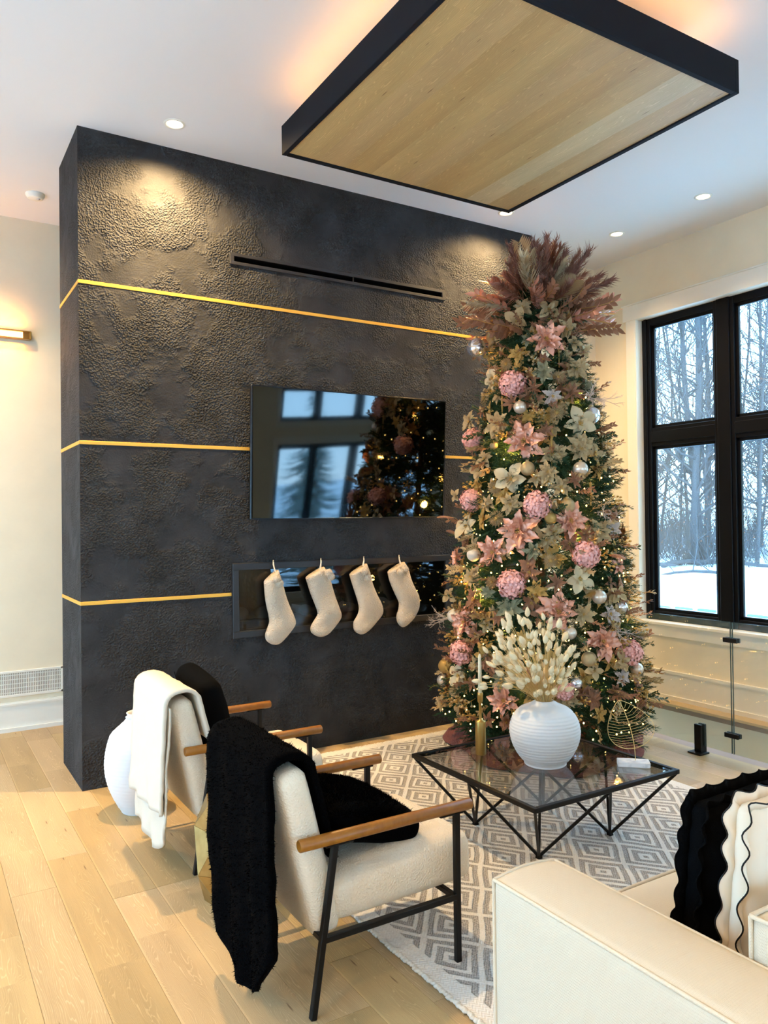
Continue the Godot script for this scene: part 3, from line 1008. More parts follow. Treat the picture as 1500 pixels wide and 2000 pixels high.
func outdoors() -> void:
	var st := begin()
	for pz in [[6.0, 92.0, -84.0, 60.0], [-50.0, 6.0, 4.7, 60.0], [-50.0, -2.5, -60.0, 4.7]]:
		var n := 30
		for i in n:
			for j in n:
				var q := []
				for e in [[0, 0], [1, 0], [1, 1], [0, 1]]:
					var x := lerpf(pz[0], pz[1], float(i + e[0]) / n)
					var z := lerpf(pz[2], pz[3], float(j + e[1]) / n)
					q.append(Vector3(x, hill(x, z), z))
				quad(st, q[0], q[1], q[2], q[3])
	struct("ground", done(st), M.snow, "snow-covered ground outside the window")
	var kinds := [tree_meshes(101, false), tree_meshes(102, false), tree_meshes(103, false)]
	var slims := [tree_meshes(111, true), tree_meshes(112, true)]
	rng.seed = 77
	# the trunks one can tell apart: base x, z, girth, lean (degrees), label
	for d in TREES:
		var k: Array = kinds[d[5]] if d[2] > 0.7 else slims[d[5] % 2]
		var g: float = d[2] if d[2] > 0.7 else d[2] * 2.0
		var o := base("bare_tree", d[4], "tree", Vector3(d[0], hill(d[0], d[1]) - 0.05, d[1]), "bare winter trees told apart through the window")
		o.basis = Basis(Vector3(0.53, 0, 0.85).normalized(), deg_to_rad(d[3])) * Basis(Vector3.UP, d[0] * 3.0) * Basis().scaled(Vector3(g, 1.0 + 0.1 * sin(d[1]), g))
		put("trunk", k[0], M.bark, o)
		put("branches", k[1], M.bark, o).set_meta("kind", "stuff")
	var far: Node3D
	for i in 64:
		var a := rnd(-0.93, -0.5) if i < 46 else rnd(-0.45, 0.9)
		var r := rnd(37.0, 64.0)
		var x := r * cos(a)
		var z := r * sin(a)
		var k: Array = slims[i % 2] if i % 3 else kinds[i % 3]
		var o := base("woodland_tree", "slender bare tree deep in the snowy woods outside", "tree", Vector3(x, hill(x, z) - 0.05, z), "bare trees deep in the woods")
		var s := rnd(0.8, 1.25)
		o.basis = Basis(Vector3.RIGHT, rnd(-0.08, 0.08)) * Basis(Vector3.UP, rnd(0, TAU)) * Basis().scaled(Vector3(s, s, s))
		put("trunk", k[0], M.bark, o)
		put("branches", k[1], M.bark, o).set_meta("kind", "stuff")
	# undergrowth
	st = begin()
	for k in 9:
		limb(st, Vector3(rnd(-0.2, 0.2), 0, rnd(-0.2, 0.2)), Vector3(rnd(-0.7, 0.7), 1, rnd(-0.7, 0.7)).normalized(), rnd(1.0, 2.2), 0.014, 2)
	var brush := done(st)
	var wh := []
	for i in 300:
		var a := rnd(-0.95, -0.48) if i < 230 else rnd(-0.48, 0.9)
		var r := rnd(35.5, 60.0)
		var s := rnd(0.7, 1.6)
		wh.append(Transform3D(Basis(Vector3.UP, rnd(0, TAU)).scaled(Vector3(s, s * rnd(0.6, 1.5), s)), Vector3(r * cos(a), hill(r * cos(a), r * sin(a)), r * sin(a))))
	tag(mm("undergrowth", brush, M.bark, wh, self), "tangle of bare brushwood between the trees", "undergrowth")
	st = begin()
	leaf(st, Vector3.ZERO, Basis(), 0.09, 0.06, 3, 0.1)
	wh = []
	for i in 1500:
		var a := rnd(-0.95, -0.48)
		var r := rnd(36.0, 50.0)
		wh.append(Transform3D(Basis(Vector3(rnd(-1, 1), rnd(-1, 1), rnd(-1, 1)).normalized(), rnd(0, TAU)), Vector3(r * cos(a), hill(r * cos(a), r * sin(a)) + rnd(0.5, 3.2), r * sin(a))))
	tag(mm("beech_leaves", done(st), sm(Color(0.6, 0.34, 0.18), 0.8), wh, self), "rusty dry leaves still hanging in the brushwood", "leaves")
	for q in [[27.0, -21.5, 5.5, 0.35, 0.09], [30.5, -22.0, 6.0, 0.1, 0.1], [29.5, -19.5, 5.0, 0.6, 0.12], [24.5, -19.0, 3.6, -0.2, 0.06]]:
		st = begin()
		var pts := []
		for k in 7:
			pts.append(Vector3(0.25 * sin(k * 1.4), q[4] + 0.12 * sin(k * 0.9) + 0.05 * k * q[3], q[2] * (k / 6.0 - 0.5)))
		tube(st, pts, [q[4], q[4], q[4] * 0.9, q[4] * 0.8, q[4] * 0.6, q[4] * 0.5, q[4] * 0.3], 7)
		for k in 5:
			limb(st, pts[1 + k], Vector3(rnd(-1, 1), rnd(0.3, 1), rnd(-0.6, 0.6)).normalized(), rnd(0.8, 1.8), 0.025, 1)
		tag(put("fallen_branch", done(st), M.bark, self, Vector3(q[0], hill(q[0], q[1]), q[1]), Basis(Vector3.UP, q[0] * 1.7)), "fallen bare branch lying in the snow at the wood's edge", "branch", "fallen branches in the snow")
	# a low edging that shows through the snow as a broken line
	var ed := base("garden_edging", "low broken edging line peeping out of the snow below the window", "edging", Vector3(15.6, -0.6, -11.6))
	for k in 16:
		st = begin(false)
		box(st, Vector3(0, 0.0, -4.0 + 0.62 * k), Vector3(0.1, 0.11 + 0.03 * sin(k * 2.1), 0.46), 0.02)
		put("edging_board", done(st), sm(Color(0.35, 0.42, 0.5), 0.8), ed)
	# snowy spruces seen only in the television's reflection
	for q in [[7.2, 12.5, 4.6], [9.2, 15.0, 6.0], [11.6, 13.0, 4.2], [13.6, 18.0, 6.5], [10.4, 21.0, 7.5]]:
		var o := base("snowy_spruce", "snow-laden spruce outside, seen mirrored in the television", "tree", Vector3(q[0], hill(q[0], q[1]), q[1]), "snowy spruces mirrored in the television")
		st = begin()
		tube(st, [Vector3(0, -0.1, 0), Vector3(0, q[2], 0)], [0.12, 0.02], 8)
		put("trunk", done(st), M.bark, o)
		st = begin()
		for k in 240:
			var t := pow(rng.randf(), 0.8)
			var a := rnd(0, TAU)
			var d := Vector3(cos(a), -0.35, sin(a)).normalized()
			leaf(st, Vector3(0, q[2] * lerpf(0.1, 0.97, t), 0) + d * 0.1, Basis(d, d.cross(Vector3(-d.z, 0, d.x)).normalized(), Vector3(-d.z, 0, d.x)), q[2] * 0.32 * (1.05 - t), 0.16 + 0.2 * (1 - t), 3, 0.2)
		put("snowy_boughs", done(st), sm(Color(0.55, 0.63, 0.62), 0.9), o).set_meta("kind", "stuff")

# a pointed leaf or petal from p along b.x, facing b.y
func leaf(st: SurfaceTool, p: Vector3, b: Basis, l: float, w: float, n := 5, curl := 0.2, fold := 0.15, blunt := 1.0, frill := 0.0) -> void:
	var A := []
	for i in n + 1:
		var t := float(i) / n
		var hw := w * 0.5 * pow(sin(PI * pow(clampf(t, 0.0, 1.0), 0.85 * blunt) * 0.98 + 0.02), 0.9)
		var y := l * curl * (t - 1.6 * t * t * t)
		hw *= 1.0 + frill * sin(t * 27.0)
		var up := frill * 0.35 * hw * sin(t * 19.0 + 1.0)
		A.append([p + b * Vector3(l * t, y + hw * fold + up, -hw), p + b * Vector3(l * t, y - hw * fold, 0), p + b * Vector3(l * t, y + hw * fold - up, hw)])
	st.set_smooth_group(0)
	for i in n:
		quad(st, A[i][1], A[i][0], A[i + 1][0], A[i + 1][1])
		quad(st, A[i][2], A[i][1], A[i + 1][1], A[i + 1][2])

# ------------------------------------------------------------------ rug, railing
func rug() -> void:
	var W := 2.39
	var L := 3.0
	var pw := 760
	var ph := 954
	var n := FastNoiseLite.new()
	n.seed = 41
	n.frequency = 0.35
	var col := Image.create(pw, ph, false, Image.FORMAT_RGB8)
	var hf := PackedFloat32Array()
	hf.resize(pw * ph)
	for y in ph:
		for x in pw:
			var wx := W * x / pw
			var wz := L * y / ph
			var e := minf(minf(wx, W - wx), minf(wz, L - wz))
			var u := wx / 0.28 + 0.012 * sin(wz * 23.0)
			var v := wz / 0.35 + 0.012 * sin(wx * 31.0)
			var m := 2.0 * maxf(absf(fposmod(u + v, 1.0) - 0.5), absf(fposmod(u - v, 1.0) - 0.5))
			var white := e < 0.075 or m > 0.89 or (m > 0.52 and m < 0.69) or (m < 0.3 and m > 0.1)
			var nz := n.get_noise_2d(x, y)
			var h := 0.0
			if white:
				var loop := 0.5 + 0.5 * sin((wx + (wz if fposmod(wx, 0.024) < 0.012 else -wz)) * TAU / 0.016)
				h = 0.7 + 0.3 * loop
				var b := 0.88 + 0.05 * nz + 0.03 * loop
				col.set_pixel(x, y, Color(b, b * 0.98, b * 0.94))
			else:
				var tw := sin(wx * TAU / 0.011) * (1.0 if fposmod(wz, 0.012) < 0.006 else -1.0)
				h = 0.18 + 0.14 * tw
				var b := 0.66 + 0.12 * tw + 0.22 * nz
				col.set_pixel(x, y, Color(b, b * 0.97, b * 0.93))
			hf[y * pw + x] = h
	col.generate_mipmaps()
	var m := sm(Color.WHITE, 0.95, 0, 0.15)
	m.albedo_texture = ImageTexture.create_from_image(col)
	relief(m, ImageTexture.create_from_image(Image.create_from_data(pw, ph, false, Image.FORMAT_RF, hf.to_byte_array())), 0.9)
	var o := base("area_rug", "cream and grey woven rug with concentric diamonds under the glass table", "rug", Vector3(1.53, 0, -4.74))
	var st := begin()
	st.set_smooth_group(0)
	var gx := 40
	var gz := 50
	var P := func(i: int, j: int) -> void:
		var x := W * i / gx
		var z := L * j / gz
		st.set_uv(Vector2(x / W, z / L))
		var k := 0.006 * sin(z * 2.3) * (1.0 if i == 0 else 0.0)
		st.add_vertex(Vector3(x + k, 0.011 + 0.0015 * sin(x * 9.0 + z * 4.0), z))
	for i in gx:
		for j in gz:
			for q in [[0, 0], [1, 0], [1, 1], [0, 0], [1, 1], [0, 1]]:
				P.call(i + q[0], j + q[1])
	put("pile", done(st), m, o)
	st = begin(false)
	box(st, Vector3(W * 0.5, 0.0045, L * 0.5), Vector3(W - 0.004, 0.009, L - 0.004), 0.001)
	put("backing", done(st), sm(Color(0.72, 0.69, 0.64), 0.95), o)
	st = begin()
	ball(st, Vector3.ZERO, Vector3(0.012, 0.0065, 0.008), 8)
	var wh := []
	for k in 330:
		var s := rnd(0.8, 1.25)
		wh.append(Transform3D(Basis(Vector3.UP, 0.6 * (1 if k % 2 else -1)).scaled(Vector3(s, s, s)), Vector3(0.0 + 0.006 * sin(L * k / 330.0 * 2.3) + rnd(-0.003, 0.003), 0.0085, L * k / 330.0)))
	for k in 260:
		var s := rnd(0.8, 1.25)
		wh.append(Transform3D(Basis(Vector3.UP, 1.0).scaled(Vector3(s, s, s)), Vector3(W * k / 260.0, 0.0085, rnd(-0.003, 0.003))))
	mm("knotted_edge", done(st), sm(Color(0.86, 0.83, 0.77), 0.95), wh, o)

func railing() -> void:
	for q in [[-3.96, -3.127, "glass railing panel behind the tree, from the tree to the hinge clips"], [-3.113, -1.6, "glass railing panel nearer the viewer, right of the hinge clips"]]:
		var o := base("glass_railing", q[2], "railing", Vector3(4.57, 0.05, 0))
		put("pane", slab(Vector3(-0.006, 0, q[0]), Vector3(0.006, 0.857, q[1])), M.rail_glass, o)
		var st := begin(false)
		for z in [q[0], q[1]]:
			box(st, Vector3(0, 0.4285, z), Vector3(0.0122, 0.857, 0.0016), 0.0)
		box(st, Vector3(0, 0.857, (q[0] + q[1]) * 0.5), Vector3(0.0122, 0.0016, q[1] - q[0]), 0.0)
		put("polished_edge", done(st), sm(Color(0.24, 0.3, 0.29), 0.15), o)
	for y in [0.79, 0.17]:
		var st := begin(false)
		box(st, Vector3(-0.014, 0, 0), Vector3(0.016, 0.03, 0.1), 0.002)
		box(st, Vector3(0.014, 0, 0), Vector3(0.016, 0.03, 0.1), 0.002)
		tag(put("glass_clip", done(st), M.black, self, Vector3(4.57, y, -3.12)), "%s black clip joining the two glass railing panels" % ("upper" if y > 0.5 else "lower"), "glass clip", "black glass clips")
	for z in [-3.36, -2.2]:
		var o := base("railing_spigot", "black floor spigot holding the glass railing beside the table" if z < -3 else "black floor spigot of the nearer glass panel", "railing post", Vector3(4.55, 0, z), "black railing spigots")
		var st := begin(false)
		box(st, Vector3(-0.01, 0.006, 0), Vector3(0.1, 0.012, 0.1), 0.002)
		put("base_plate", done(st), M.black, o)
		st = begin(false)
		box(st, Vector3(-0.008, 0.1, 0), Vector3(0.022, 0.19, 0.052), 0.002)
		box(st, Vector3(0.035, 0.1, 0), Vector3(0.018, 0.19, 0.052), 0.002)
		box(st, Vector3(0.013, 0.03, 0), Vector3(0.03, 0.04, 0.052), 0.002)
		put("post", done(st), M.black, o)

# ------------------------------------------------------------------ chairs with throws and cushions
func make_chair() -> Node3D:
	# origin on the floor at the middle of the chair; it faces +X
	var o := base("lounge_chair", "", "armchair", Vector3.ZERO, "white boucle armchairs")
	var hz := 0.318
	for s in [1.0, -1.0]:
		var st := begin(false)
		bar(st, Vector3(0.28, 0.0, s * hz), Vector3(0.28, 0.545, s * hz), 0.022)
		put("leg", done(st), M.black, o)
		st = begin(false)
		bar(st, Vector3(-0.302, 0.0, s * hz), Vector3(-0.214, 0.545, s * hz), 0.022)
		put("leg", done(st), M.black, o)
		st = begin(false)
		bar(st, Vector3(-0.26, 0.243, s * hz), Vector3(0.28, 0.243, s * hz), 0.022)
		put("seat_rail", done(st), M.black, o)
		st = begin(false)
		for x in [-0.2, 0.255]:
			box(st, Vector3(x, 0.541, s * hz), Vector3(0.1, 0.006, 0.02), 0.001)
		var plates := done(st)
		st = begin()
		tube(st, [Vector3(-0.345, 0.563, s * hz), Vector3(-0.342, 0.563, s * hz), Vector3(0.342, 0.563, s * hz), Vector3(0.345, 0.563, s * hz)], [0.0175, 0.0205, 0.0205, 0.0175], 20)
		put("arm_bracket", plates, M.black, put("armrest", done(st), M.dowel, o))
	var st := begin(false)
	bar(st, Vector3(-0.26, 0.243, -hz), Vector3(-0.26, 0.243, hz), 0.02)
	bar(st, Vector3(0.27, 0.243, -hz), Vector3(0.27, 0.243, hz), 0.02)
	put("cross_rail", done(st), M.black, o)
	st = begin()
	soft(st, Vector3(0.095, 0.333, 0), Vector3(0.60, 0.165, 0.555), 0.055, 10, Basis(Vector3.BACK, 0.02),
		func(q): return Vector3(0, 0.022 * (1 - q.z * q.z) * (1 - q.x * q.x * 0.7) * maxf(q.y, 0) + 0.018 * maxf(q.y, 0) * q.x, 0))
	put("seat", done(st), M.boucle, o)
	st = begin()
	soft(st, Vector3(-0.283, 0.505, 0), Vector3(0.112, 0.585, 0.575), 0.045, 10, Basis(Vector3.BACK, 0.235),
		func(q): return Vector3(0.012 * (1 - q.z * q.z) * (1 - q.y * q.y) * maxf(q.x, 0), 0, 0))
	put("backrest", done(st), M.boucle, o)
	return o

# a throw hung over the backrest. y0 and hem describe the back part; rows go from the hem up, over the top and down in front
func drape(zf: Callable, zn: Callable, hem: Callable, front: float, xback: float, top: float, amp: float, sd: int, nj := 18) -> Array:
	var n := FastNoiseLite.new()
	n.seed = sd
	n.frequency = 1.0
	var g := []
	var nb := 26
	for i in nb + 1:
		var t := float(i) / nb
		var row := []
		for j in nj + 1:
			var s := float(j) / nj
			var h: float = hem.call(s)
			var y := lerpf(h, top - 0.05, t)
			var z := lerpf(zf.call(y), zn.call(y), s)
			var w: float = amp * (1.0 - 0.7 * t) * (sin(s * 17.0 + sd + t * 1.5) * 0.6 + n.get_noise_2d(s * 4.0, t * 3.0))
			row.append(Vector3(xback - 0.025 * (1.0 - t) + w, y, z))
		g.append(row)
	for i in range(1, 9):      # over the top
		var a := PI * i / 9.0
		var row := []
		for j in nj + 1:
			var s := float(j) / nj
			row.append(Vector3(xback + 0.078 - 0.078 * cos(a), top - 0.05 + 0.055 * sin(a) + 0.006 * n.get_noise_2d(s * 5.0, a), lerpf(zf.call(top), zn.call(top), s)))
		g.append(row)
	for i in range(0, 11):      # down the front
		var t := i / 10.0
		var row := []
		for j in nj + 1:
			var s := float(j) / nj
			var y := lerpf(top - 0.06, front, t)
			row.append(Vector3(xback + 0.158 + (top - 0.06 - y) * 0.25 + 0.25 * amp * n.get_noise_2d(s * 6.0, t * 3.0 + 9.0), y, lerpf(zf.call(top), zn.call(top), s)))
		g.append(row)
	return g

func chairs() -> void:
	var a := make_chair()
	a.position = Vector3(1.40, 0, -2.576)
	a.set_meta("label", "white boucle armchair nearest the viewer, black fur throw over its back")
	var b := copy(a, "white boucle armchair by the charcoal wall, cream throw over its back")
	b.position = Vector3(1.405, 0, -3.785)
	# black fur throw
	var o := base("fur_throw", "long black fur throw hanging over the nearest armchair's back", "throw", Vector3.ZERO)
	var zf := func(y: float) -> float: return lerpf(-2.68, -2.87, smoothstep(0.0, 0.85, y) * 0.5 + 0.5 * clampf(y / 0.35, 0, 1))
	var zn := func(y: float) -> float: return -2.295 + 0.01 * sin(y * 13.0) + 0.06 * exp(-pow((y - 0.3) / 0.13, 2.0))
	var hem := func(s: float) -> float: return 0.03 + 0.2 * pow(s, 6.0) + 0.12 * pow(1.0 - s, 2.5)
	var st := begin()
	sheet(st, drape(zf, zn, hem, 0.47, 0.978, 0.832, 0.02, 3), 0.022)
	put("pelt", done(st), M.fur, o)
	fuzz(o, drape(zf, zn, hem, 0.47, 0.978, 0.832, 0.022, 3), 12000, 0.0045)
	# cream throw, folded double
	o = base("cream_throw", "folded cream throw hanging over the far armchair's back", "throw", Vector3.ZERO)
	var zf2 := func(y: float) -> float: return -4.02 + 0.01 * sin(y * 7.0)
	var zn2 := func(y: float) -> float: return -3.47 - 0.02 * (0.8 - y)
	st = begin()
	sheet(st, drape(zf2, zn2, func(s): return 0.27 + 0.02 * s, 0.60, 0.98, 0.835, 0.012, 5), 0.016)
	put("upper_fold", done(st), M.throw_cream, o)
	var g2 := drape(zf2, zn2, func(s): return 0.13 - 0.07 * s + 0.17 * pow(s, 6.0) - 0.05 * pow(maxf(s - 0.5, 0) * 2.0, 2.0) * (1 - s) * 4.0, 0.7, 1.0, 0.815, 0.014, 6).slice(0, 27)
	st = begin()
	sheet(st, g2, 0.01)
	put("lower_fold", done(st), M.throw_cream, o)
	# black fur cushion lying on the near seat
	o = base("fur_cushion", "black fur cushion lying on the nearest armchair's seat", "cushion", Vector3(1.385, 0.515, -2.59))
	var cb := Basis(Vector3.UP, 0.12) * Basis(Vector3.BACK, -0.28)
	st = begin()
	var puff := func(q): return Vector3(0, 0.045 * signf(q.y) * (1 - q.x * q.x) * (1 - q.z * q.z), 0) - Vector3(q.x * 0.03 * (1 - absf(q.z)), 0, q.z * 0.03 * (1 - absf(q.x)))
	soft(st, Vector3.ZERO, Vector3(0.42, 0.11, 0.50), 0.052, 12, cb, puff)
	put("cover", done(st), M.fur, o)
	var fg := []
	for i in 25:
		var row := []
		for j in 25:
			var u := 2.0 * i / 24 - 1
			var v := 2.0 * j / 24 - 1
			row.append(cb * Vector3(u * (0.2 - 0.02 * (1 - absf(v))), 0.053 + 0.045 * (1 - u * u) * (1 - v * v) - 0.03 * maxf(absf(u), absf(v)) ** 6, v * (0.24 - 0.02 * (1 - absf(u)))))
		fg.append(row)
	fuzz(o, fg, 3000, 0.006)
	# black quilted cushion standing against the far chair's back
	o = base("quilted_cushion", "black quilted cushion leaning on the far armchair's back", "cushion", Vector3(1.292, 0.633, -3.87))
	st = begin()
	soft(st, Vector3.ZERO, Vector3(0.12, 0.43, 0.43), 0.05, 14, Basis(Vector3.RIGHT, 0.12) * Basis(Vector3.BACK, 0.26),
		func(q): return Vector3(0.035 * signf(q.x) * (1 - q.y * q.y) * (1 - q.z * q.z) - 0.008 * signf(q.x) * pow(absf(cos((q.y + q.z) * 5.0) * cos((q.y - q.z) * 5.0)), 6.0), 0, 0))
	put("cover", done(st), M.black_linen, o)
	st = begin()
	var cb2 := Basis(Vector3.RIGHT, 0.12) * Basis(Vector3.BACK, 0.26)
	for s in [-1, 1]:
		for k in range(-2, 3):
			var pts := []
			for t in 9:
				var u := t / 4.0 - 1.0
				var yy := u * 0.9
				var zz: float = s * u * 0.9 + k * 0.45
				if absf(zz) < 0.95:
					for sx in [-1.0]:
						pts.append(cb2 * Vector3(sx * (0.061 + 0.035 * (1 - yy * yy) * (1 - zz * zz)), yy * 0.21, zz * 0.21))
			if pts.size() > 2:
				tube(st, pts, 0.0022, 4)
	put("quilting", done(st), M.black_linen, o)

# short fur: small tufts standing on a sheet
func fuzz(o: Node3D, g: Array, count: int, l: float) -> void:
	var st := begin()
	for k in 5:
		var b := Basis(Vector3.UP, k * 1.3)
		tri(st, b * Vector3(0.0016, -0.004, 0.003), b * Vector3(-0.0016, -0.004, 0.003), b * Vector3(0.001, l, 0.006 + 0.002 * k))
	var tuft := done(st)
	var wh := []
	for k in count:
		var i := rng.randi_range(0, g.size() - 2)
		var j := rng.randi_range(0, g[0].size() - 2)
		var u := rng.randf()
		var v := rng.randf()
		var p: Vector3 = g[i][j].lerp(g[i + 1][j], u).lerp(g[i][j + 1].lerp(g[i + 1][j + 1], u), v)
		var nn: Vector3 = (g[i + 1][j] - g[i][j]).cross(g[i][j + 1] - g[i][j]).normalized() * (1.0 if k % 2 == 0 or o.name.begins_with("fur_cushion") else -1.0)
		if o.name.begins_with("fur_cushion") and nn.y < 0:
			nn = -nn
		var s := rnd(0.7, 1.4)
		wh.append(Transform3D(aim((nn + Vector3(rnd(-0.4, 0.4), rnd(-0.7, 0.1), rnd(-0.4, 0.4)))).scaled(Vector3(s, s, s)), p + nn * 0.009))
	mm("fur_pile", tuft, M.fur, wh, o)

func stool_and_floor_vase() -> void:
	var o := base("faceted_stool", "gold faceted drum table standing between the two armchairs", "side table", Vector3(1.20, 0, -3.17))
	var rings := [[0.145, 0.0, 0.0], [0.2, 0.15, 0.52], [0.185, 0.32, 0.0], [0.15, 0.425, 0.52]]
	var R := func(i: int, k: int) -> Vector3:
		var a: float = TAU * k / 6.0 + rings[i][2] + 0.3
		return Vector3(cos(a) * rings[i][0], rings[i][1], sin(a) * rings[i][0])
	M.gold = tri3(sm(Color(0.72, 0.62, 0.39), 0.36, 0.85), 3.0)
	M.gold.albedo_texture = ntex(0.02, [Color(0.82, 0.8, 0.76), Color(1, 1, 1)], FastNoiseLite.TYPE_SIMPLEX_SMOOTH, 51, 256)
	for i in 3:
		for k in 6:
			var q: Array = [[R.call(i, k), R.call(i, k + 1), R.call(i + 1, k)], [R.call(i, k + 1), R.call(i + 1, k + 1), R.call(i + 1, k)]]
			if i == 1:
				q = [[R.call(i, k), R.call(i, k + 1), R.call(i + 1, k + 1)], [R.call(i, k), R.call(i + 1, k + 1), R.call(i + 1, k)]]
			for f in q:
				var st := begin(false)
				var c: Vector3 = (f[0] + f[1] + f[2]) / 3.0
				var ins := Vector3(c.x, 0, c.z).normalized() * 0.004
				var s0: Array = f.map(func(p): return p.lerp(c, 0.018))
				tri(st, s0[0], s0[1], s0[2])
				for e in 3:
					quad(st, s0[e], s0[(e + 1) % 3], f[(e + 1) % 3] - ins * 0.5, f[e] - ins * 0.5)
				put("facet", done(st), M.gold, o)
	var st := begin(false)
	for k in 6:
		tri(st, Vector3(0, 0.425, 0), R.call(3, k), R.call(3, k + 1))
	put("top", done(st), M.gold, o)
	o = base("floor_vase", "large white ribbed ceramic vase on the floor behind the cream throw", "vase", Vector3(1.10, 0, -4.42))
	st = begin()
	var prof := [Vector2(0.0, 0.0), Vector2(0.098, 0.0), Vector2(0.104, 0.006)]
	for k in 60:
		var t := k / 59.0
		var r := 0.104 + 0.088 * sin(PI * pow(t, 0.92) * 0.93) - 0.052 * smoothstep(0.8, 1.0, t)
		prof.append(Vector2(r + 0.0012 * sin(t * 150.0), 0.01 + 0.51 * t))
	for q in [[0.078, 0.522], [0.07, 0.527], [0.068, 0.535], [0.074, 0.545], [0.07, 0.547], [0.062, 0.54], [0.06, 0.5]]:
		prof.append(Vector2(q[0], q[1]))
	lathe(st, prof, 56, Vector3.ZERO, 0.006, 4)
	put("body", done(st), M.ceramic, o)

# ------------------------------------------------------------------ glass table and what stands on it
const TT := 0.36

func coffee_table() -> void:
	var C := Vector3(2.745, 0, -2.965)
	var o := base("coffee_table", "square smoked glass coffee table on black wire pyramid legs", "coffee table", C)
	var h := 0.475
	var st := begin(false)
	for s in [-1, 1]:
		box(st, Vector3(s * (h - 0.011), TT - 0.011, 0), Vector3(0.022, 0.022, h * 2), 0.002)
		box(st, Vector3(0, TT - 0.011, s * (h - 0.011)), Vector3(h * 2 - 0.044, 0.022, 0.022), 0.002)
	put("top_frame", done(st), M.black, o)
	put("glass_top", slab(Vector3(-h + 0.022, TT - 0.012, -h + 0.022), Vector3(h - 0.022, TT - 0.004, h - 0.022)), M.table_glass, o)
	for sx in [-1, 1]:
		for sz in [-1, 1]:
			var f := Vector3(sx * 0.238, 0.018, sz * 0.238)
			st = begin(false)
			for p in [Vector3(sx * (h - 0.012), TT - 0.02, sz * (h - 0.012)), Vector3(sx * (h - 0.012), TT - 0.02, 0), Vector3(0, TT - 0.02, sz * (h - 0.012)), Vector3(0, TT - 0.025, 0)]:
				bar(st, f, p, 0.013)
			box(st, f - Vector3(0, 0.003, 0), Vector3(0.026, 0.014, 0.026), 0.003)
			put("leg", done(st), M.black, o)
	# vase
	var V := C + Vector3(0.0, TT - 0.004, 0.035)
	o = base("table_vase", "round white ceramic vase with throwing rings in the middle of the glass table", "vase", V)
	st = begin()
	var prof := [Vector2(0.0, 0.0), Vector2(0.1, 0.0), Vector2(0.106, 0.005)]
	for k in 70:
		var t := k / 69.0
		var r := ovoid(t)
		prof.append(Vector2(r + 0.0011 * sin(t * 120.0) + 0.0006 * sin(t * 300.0), 0.008 + 0.305 * t))
	for q in [[0.05, 0.318], [0.046, 0.322], [0.04, 0.318], [0.037, 0.29]]:
		prof.append(Vector2(q[0], q[1]))
	lathe(st, prof, 64, Vector3.ZERO, 0.008, 8)
	put("body", done(st), M.ceramic, o)
	bunny_tails(V)
	# brass candle holder and its candle
	var K := Vector3(2.575, TT - 0.004, -3.235)
	o = base("candle_holder", "tall brass candle holder at the chair end of the glass table", "candle holder", K)
	st = begin()
	lathe(st, [Vector2(0, 0), Vector2(0.026, 0), Vector2(0.028, 0.002), Vector2(0.028, 0.17), Vector2(0.026, 0.178), Vector2(0.009, 0.182), Vector2(0.0075, 0.19), Vector2(0.0075, 0.27), Vector2(0.011, 0.274), Vector2(0.014, 0.28), Vector2(0.0155, 0.315), Vector2(0.0155, 0.325), Vector2(0.012, 0.325), Vector2(0.012, 0.3)], 36)
	put("body", done(st), M.brass, o)
	o = base("glitter_candle", "slim gold-flecked taper candle in the brass candle holder", "candle", K + Vector3(0, 0.302, 0))
	st = begin()
	lathe(st, [Vector2(0, 0), Vector2(0.011, 0), Vector2(0.0095, 0.12), Vector2(0.008, 0.215), Vector2(0.004, 0.228), Vector2(0, 0.23)], 16, Vector3.ZERO, 0.05, 3)
	var cm := tri3(sm(Color(1, 1, 1), 0.45, 0.1), 20.0)
	cm.albedo_texture = ntex(0.08, [Color(0.8, 0.7, 0.48), Color(0.92, 0.87, 0.74), Color(0.96, 0.93, 0.86)], FastNoiseLite.TYPE_CELLULAR, 61, 256)
	put("wax", done(st), cm, o)
	st = begin()
	tube(st, [Vector3(0, 0.228, 0), Vector3(0.001, 0.242, 0)], 0.0012, 5)
	put("wick", done(st), M.black, o)
	# wire leaf on a marble block
	var B := Vector3(3.085, TT - 0.004, -2.66)
	o = base("wire_leaf_sculpture", "gold wire leaf sculpture on a small white marble block at the table's right corner", "sculpture", B)
	o.rotation.y = -0.75
	st = begin(false)
	box(st, Vector3(0, 0.014, 0), Vector3(0.155, 0.028, 0.07), 0.004)
	put("marble_base", done(st), M.marble, o)
	var wire := sm(Color(0.9, 0.77, 0.5), 0.35, 0.6)
	var stem := []
	for k in 13:
		var t := k / 12.0
		stem.append(Vector3(0.01 - 0.075 * t * t, 0.026 + 0.3 * t, 0))
	st = begin()
	tube(st, stem, 0.0019, 7)
	put("stem", done(st), wire, o)
	var W := func(t: float, s: float) -> Vector3:    # outline of the leaf
		var c: Vector3 = Vector3(0.01 - 0.075 * t * t, 0.026 + 0.3 * t, 0)
		var w := 0.112 * pow(sin(PI * clampf((t - 0.2) / 0.8, 0.0, 1.0) ** 0.75), 0.75)
		return c + Vector3(s * w * 0.97, s * w * 0.25, 0.012 * w / 0.11)
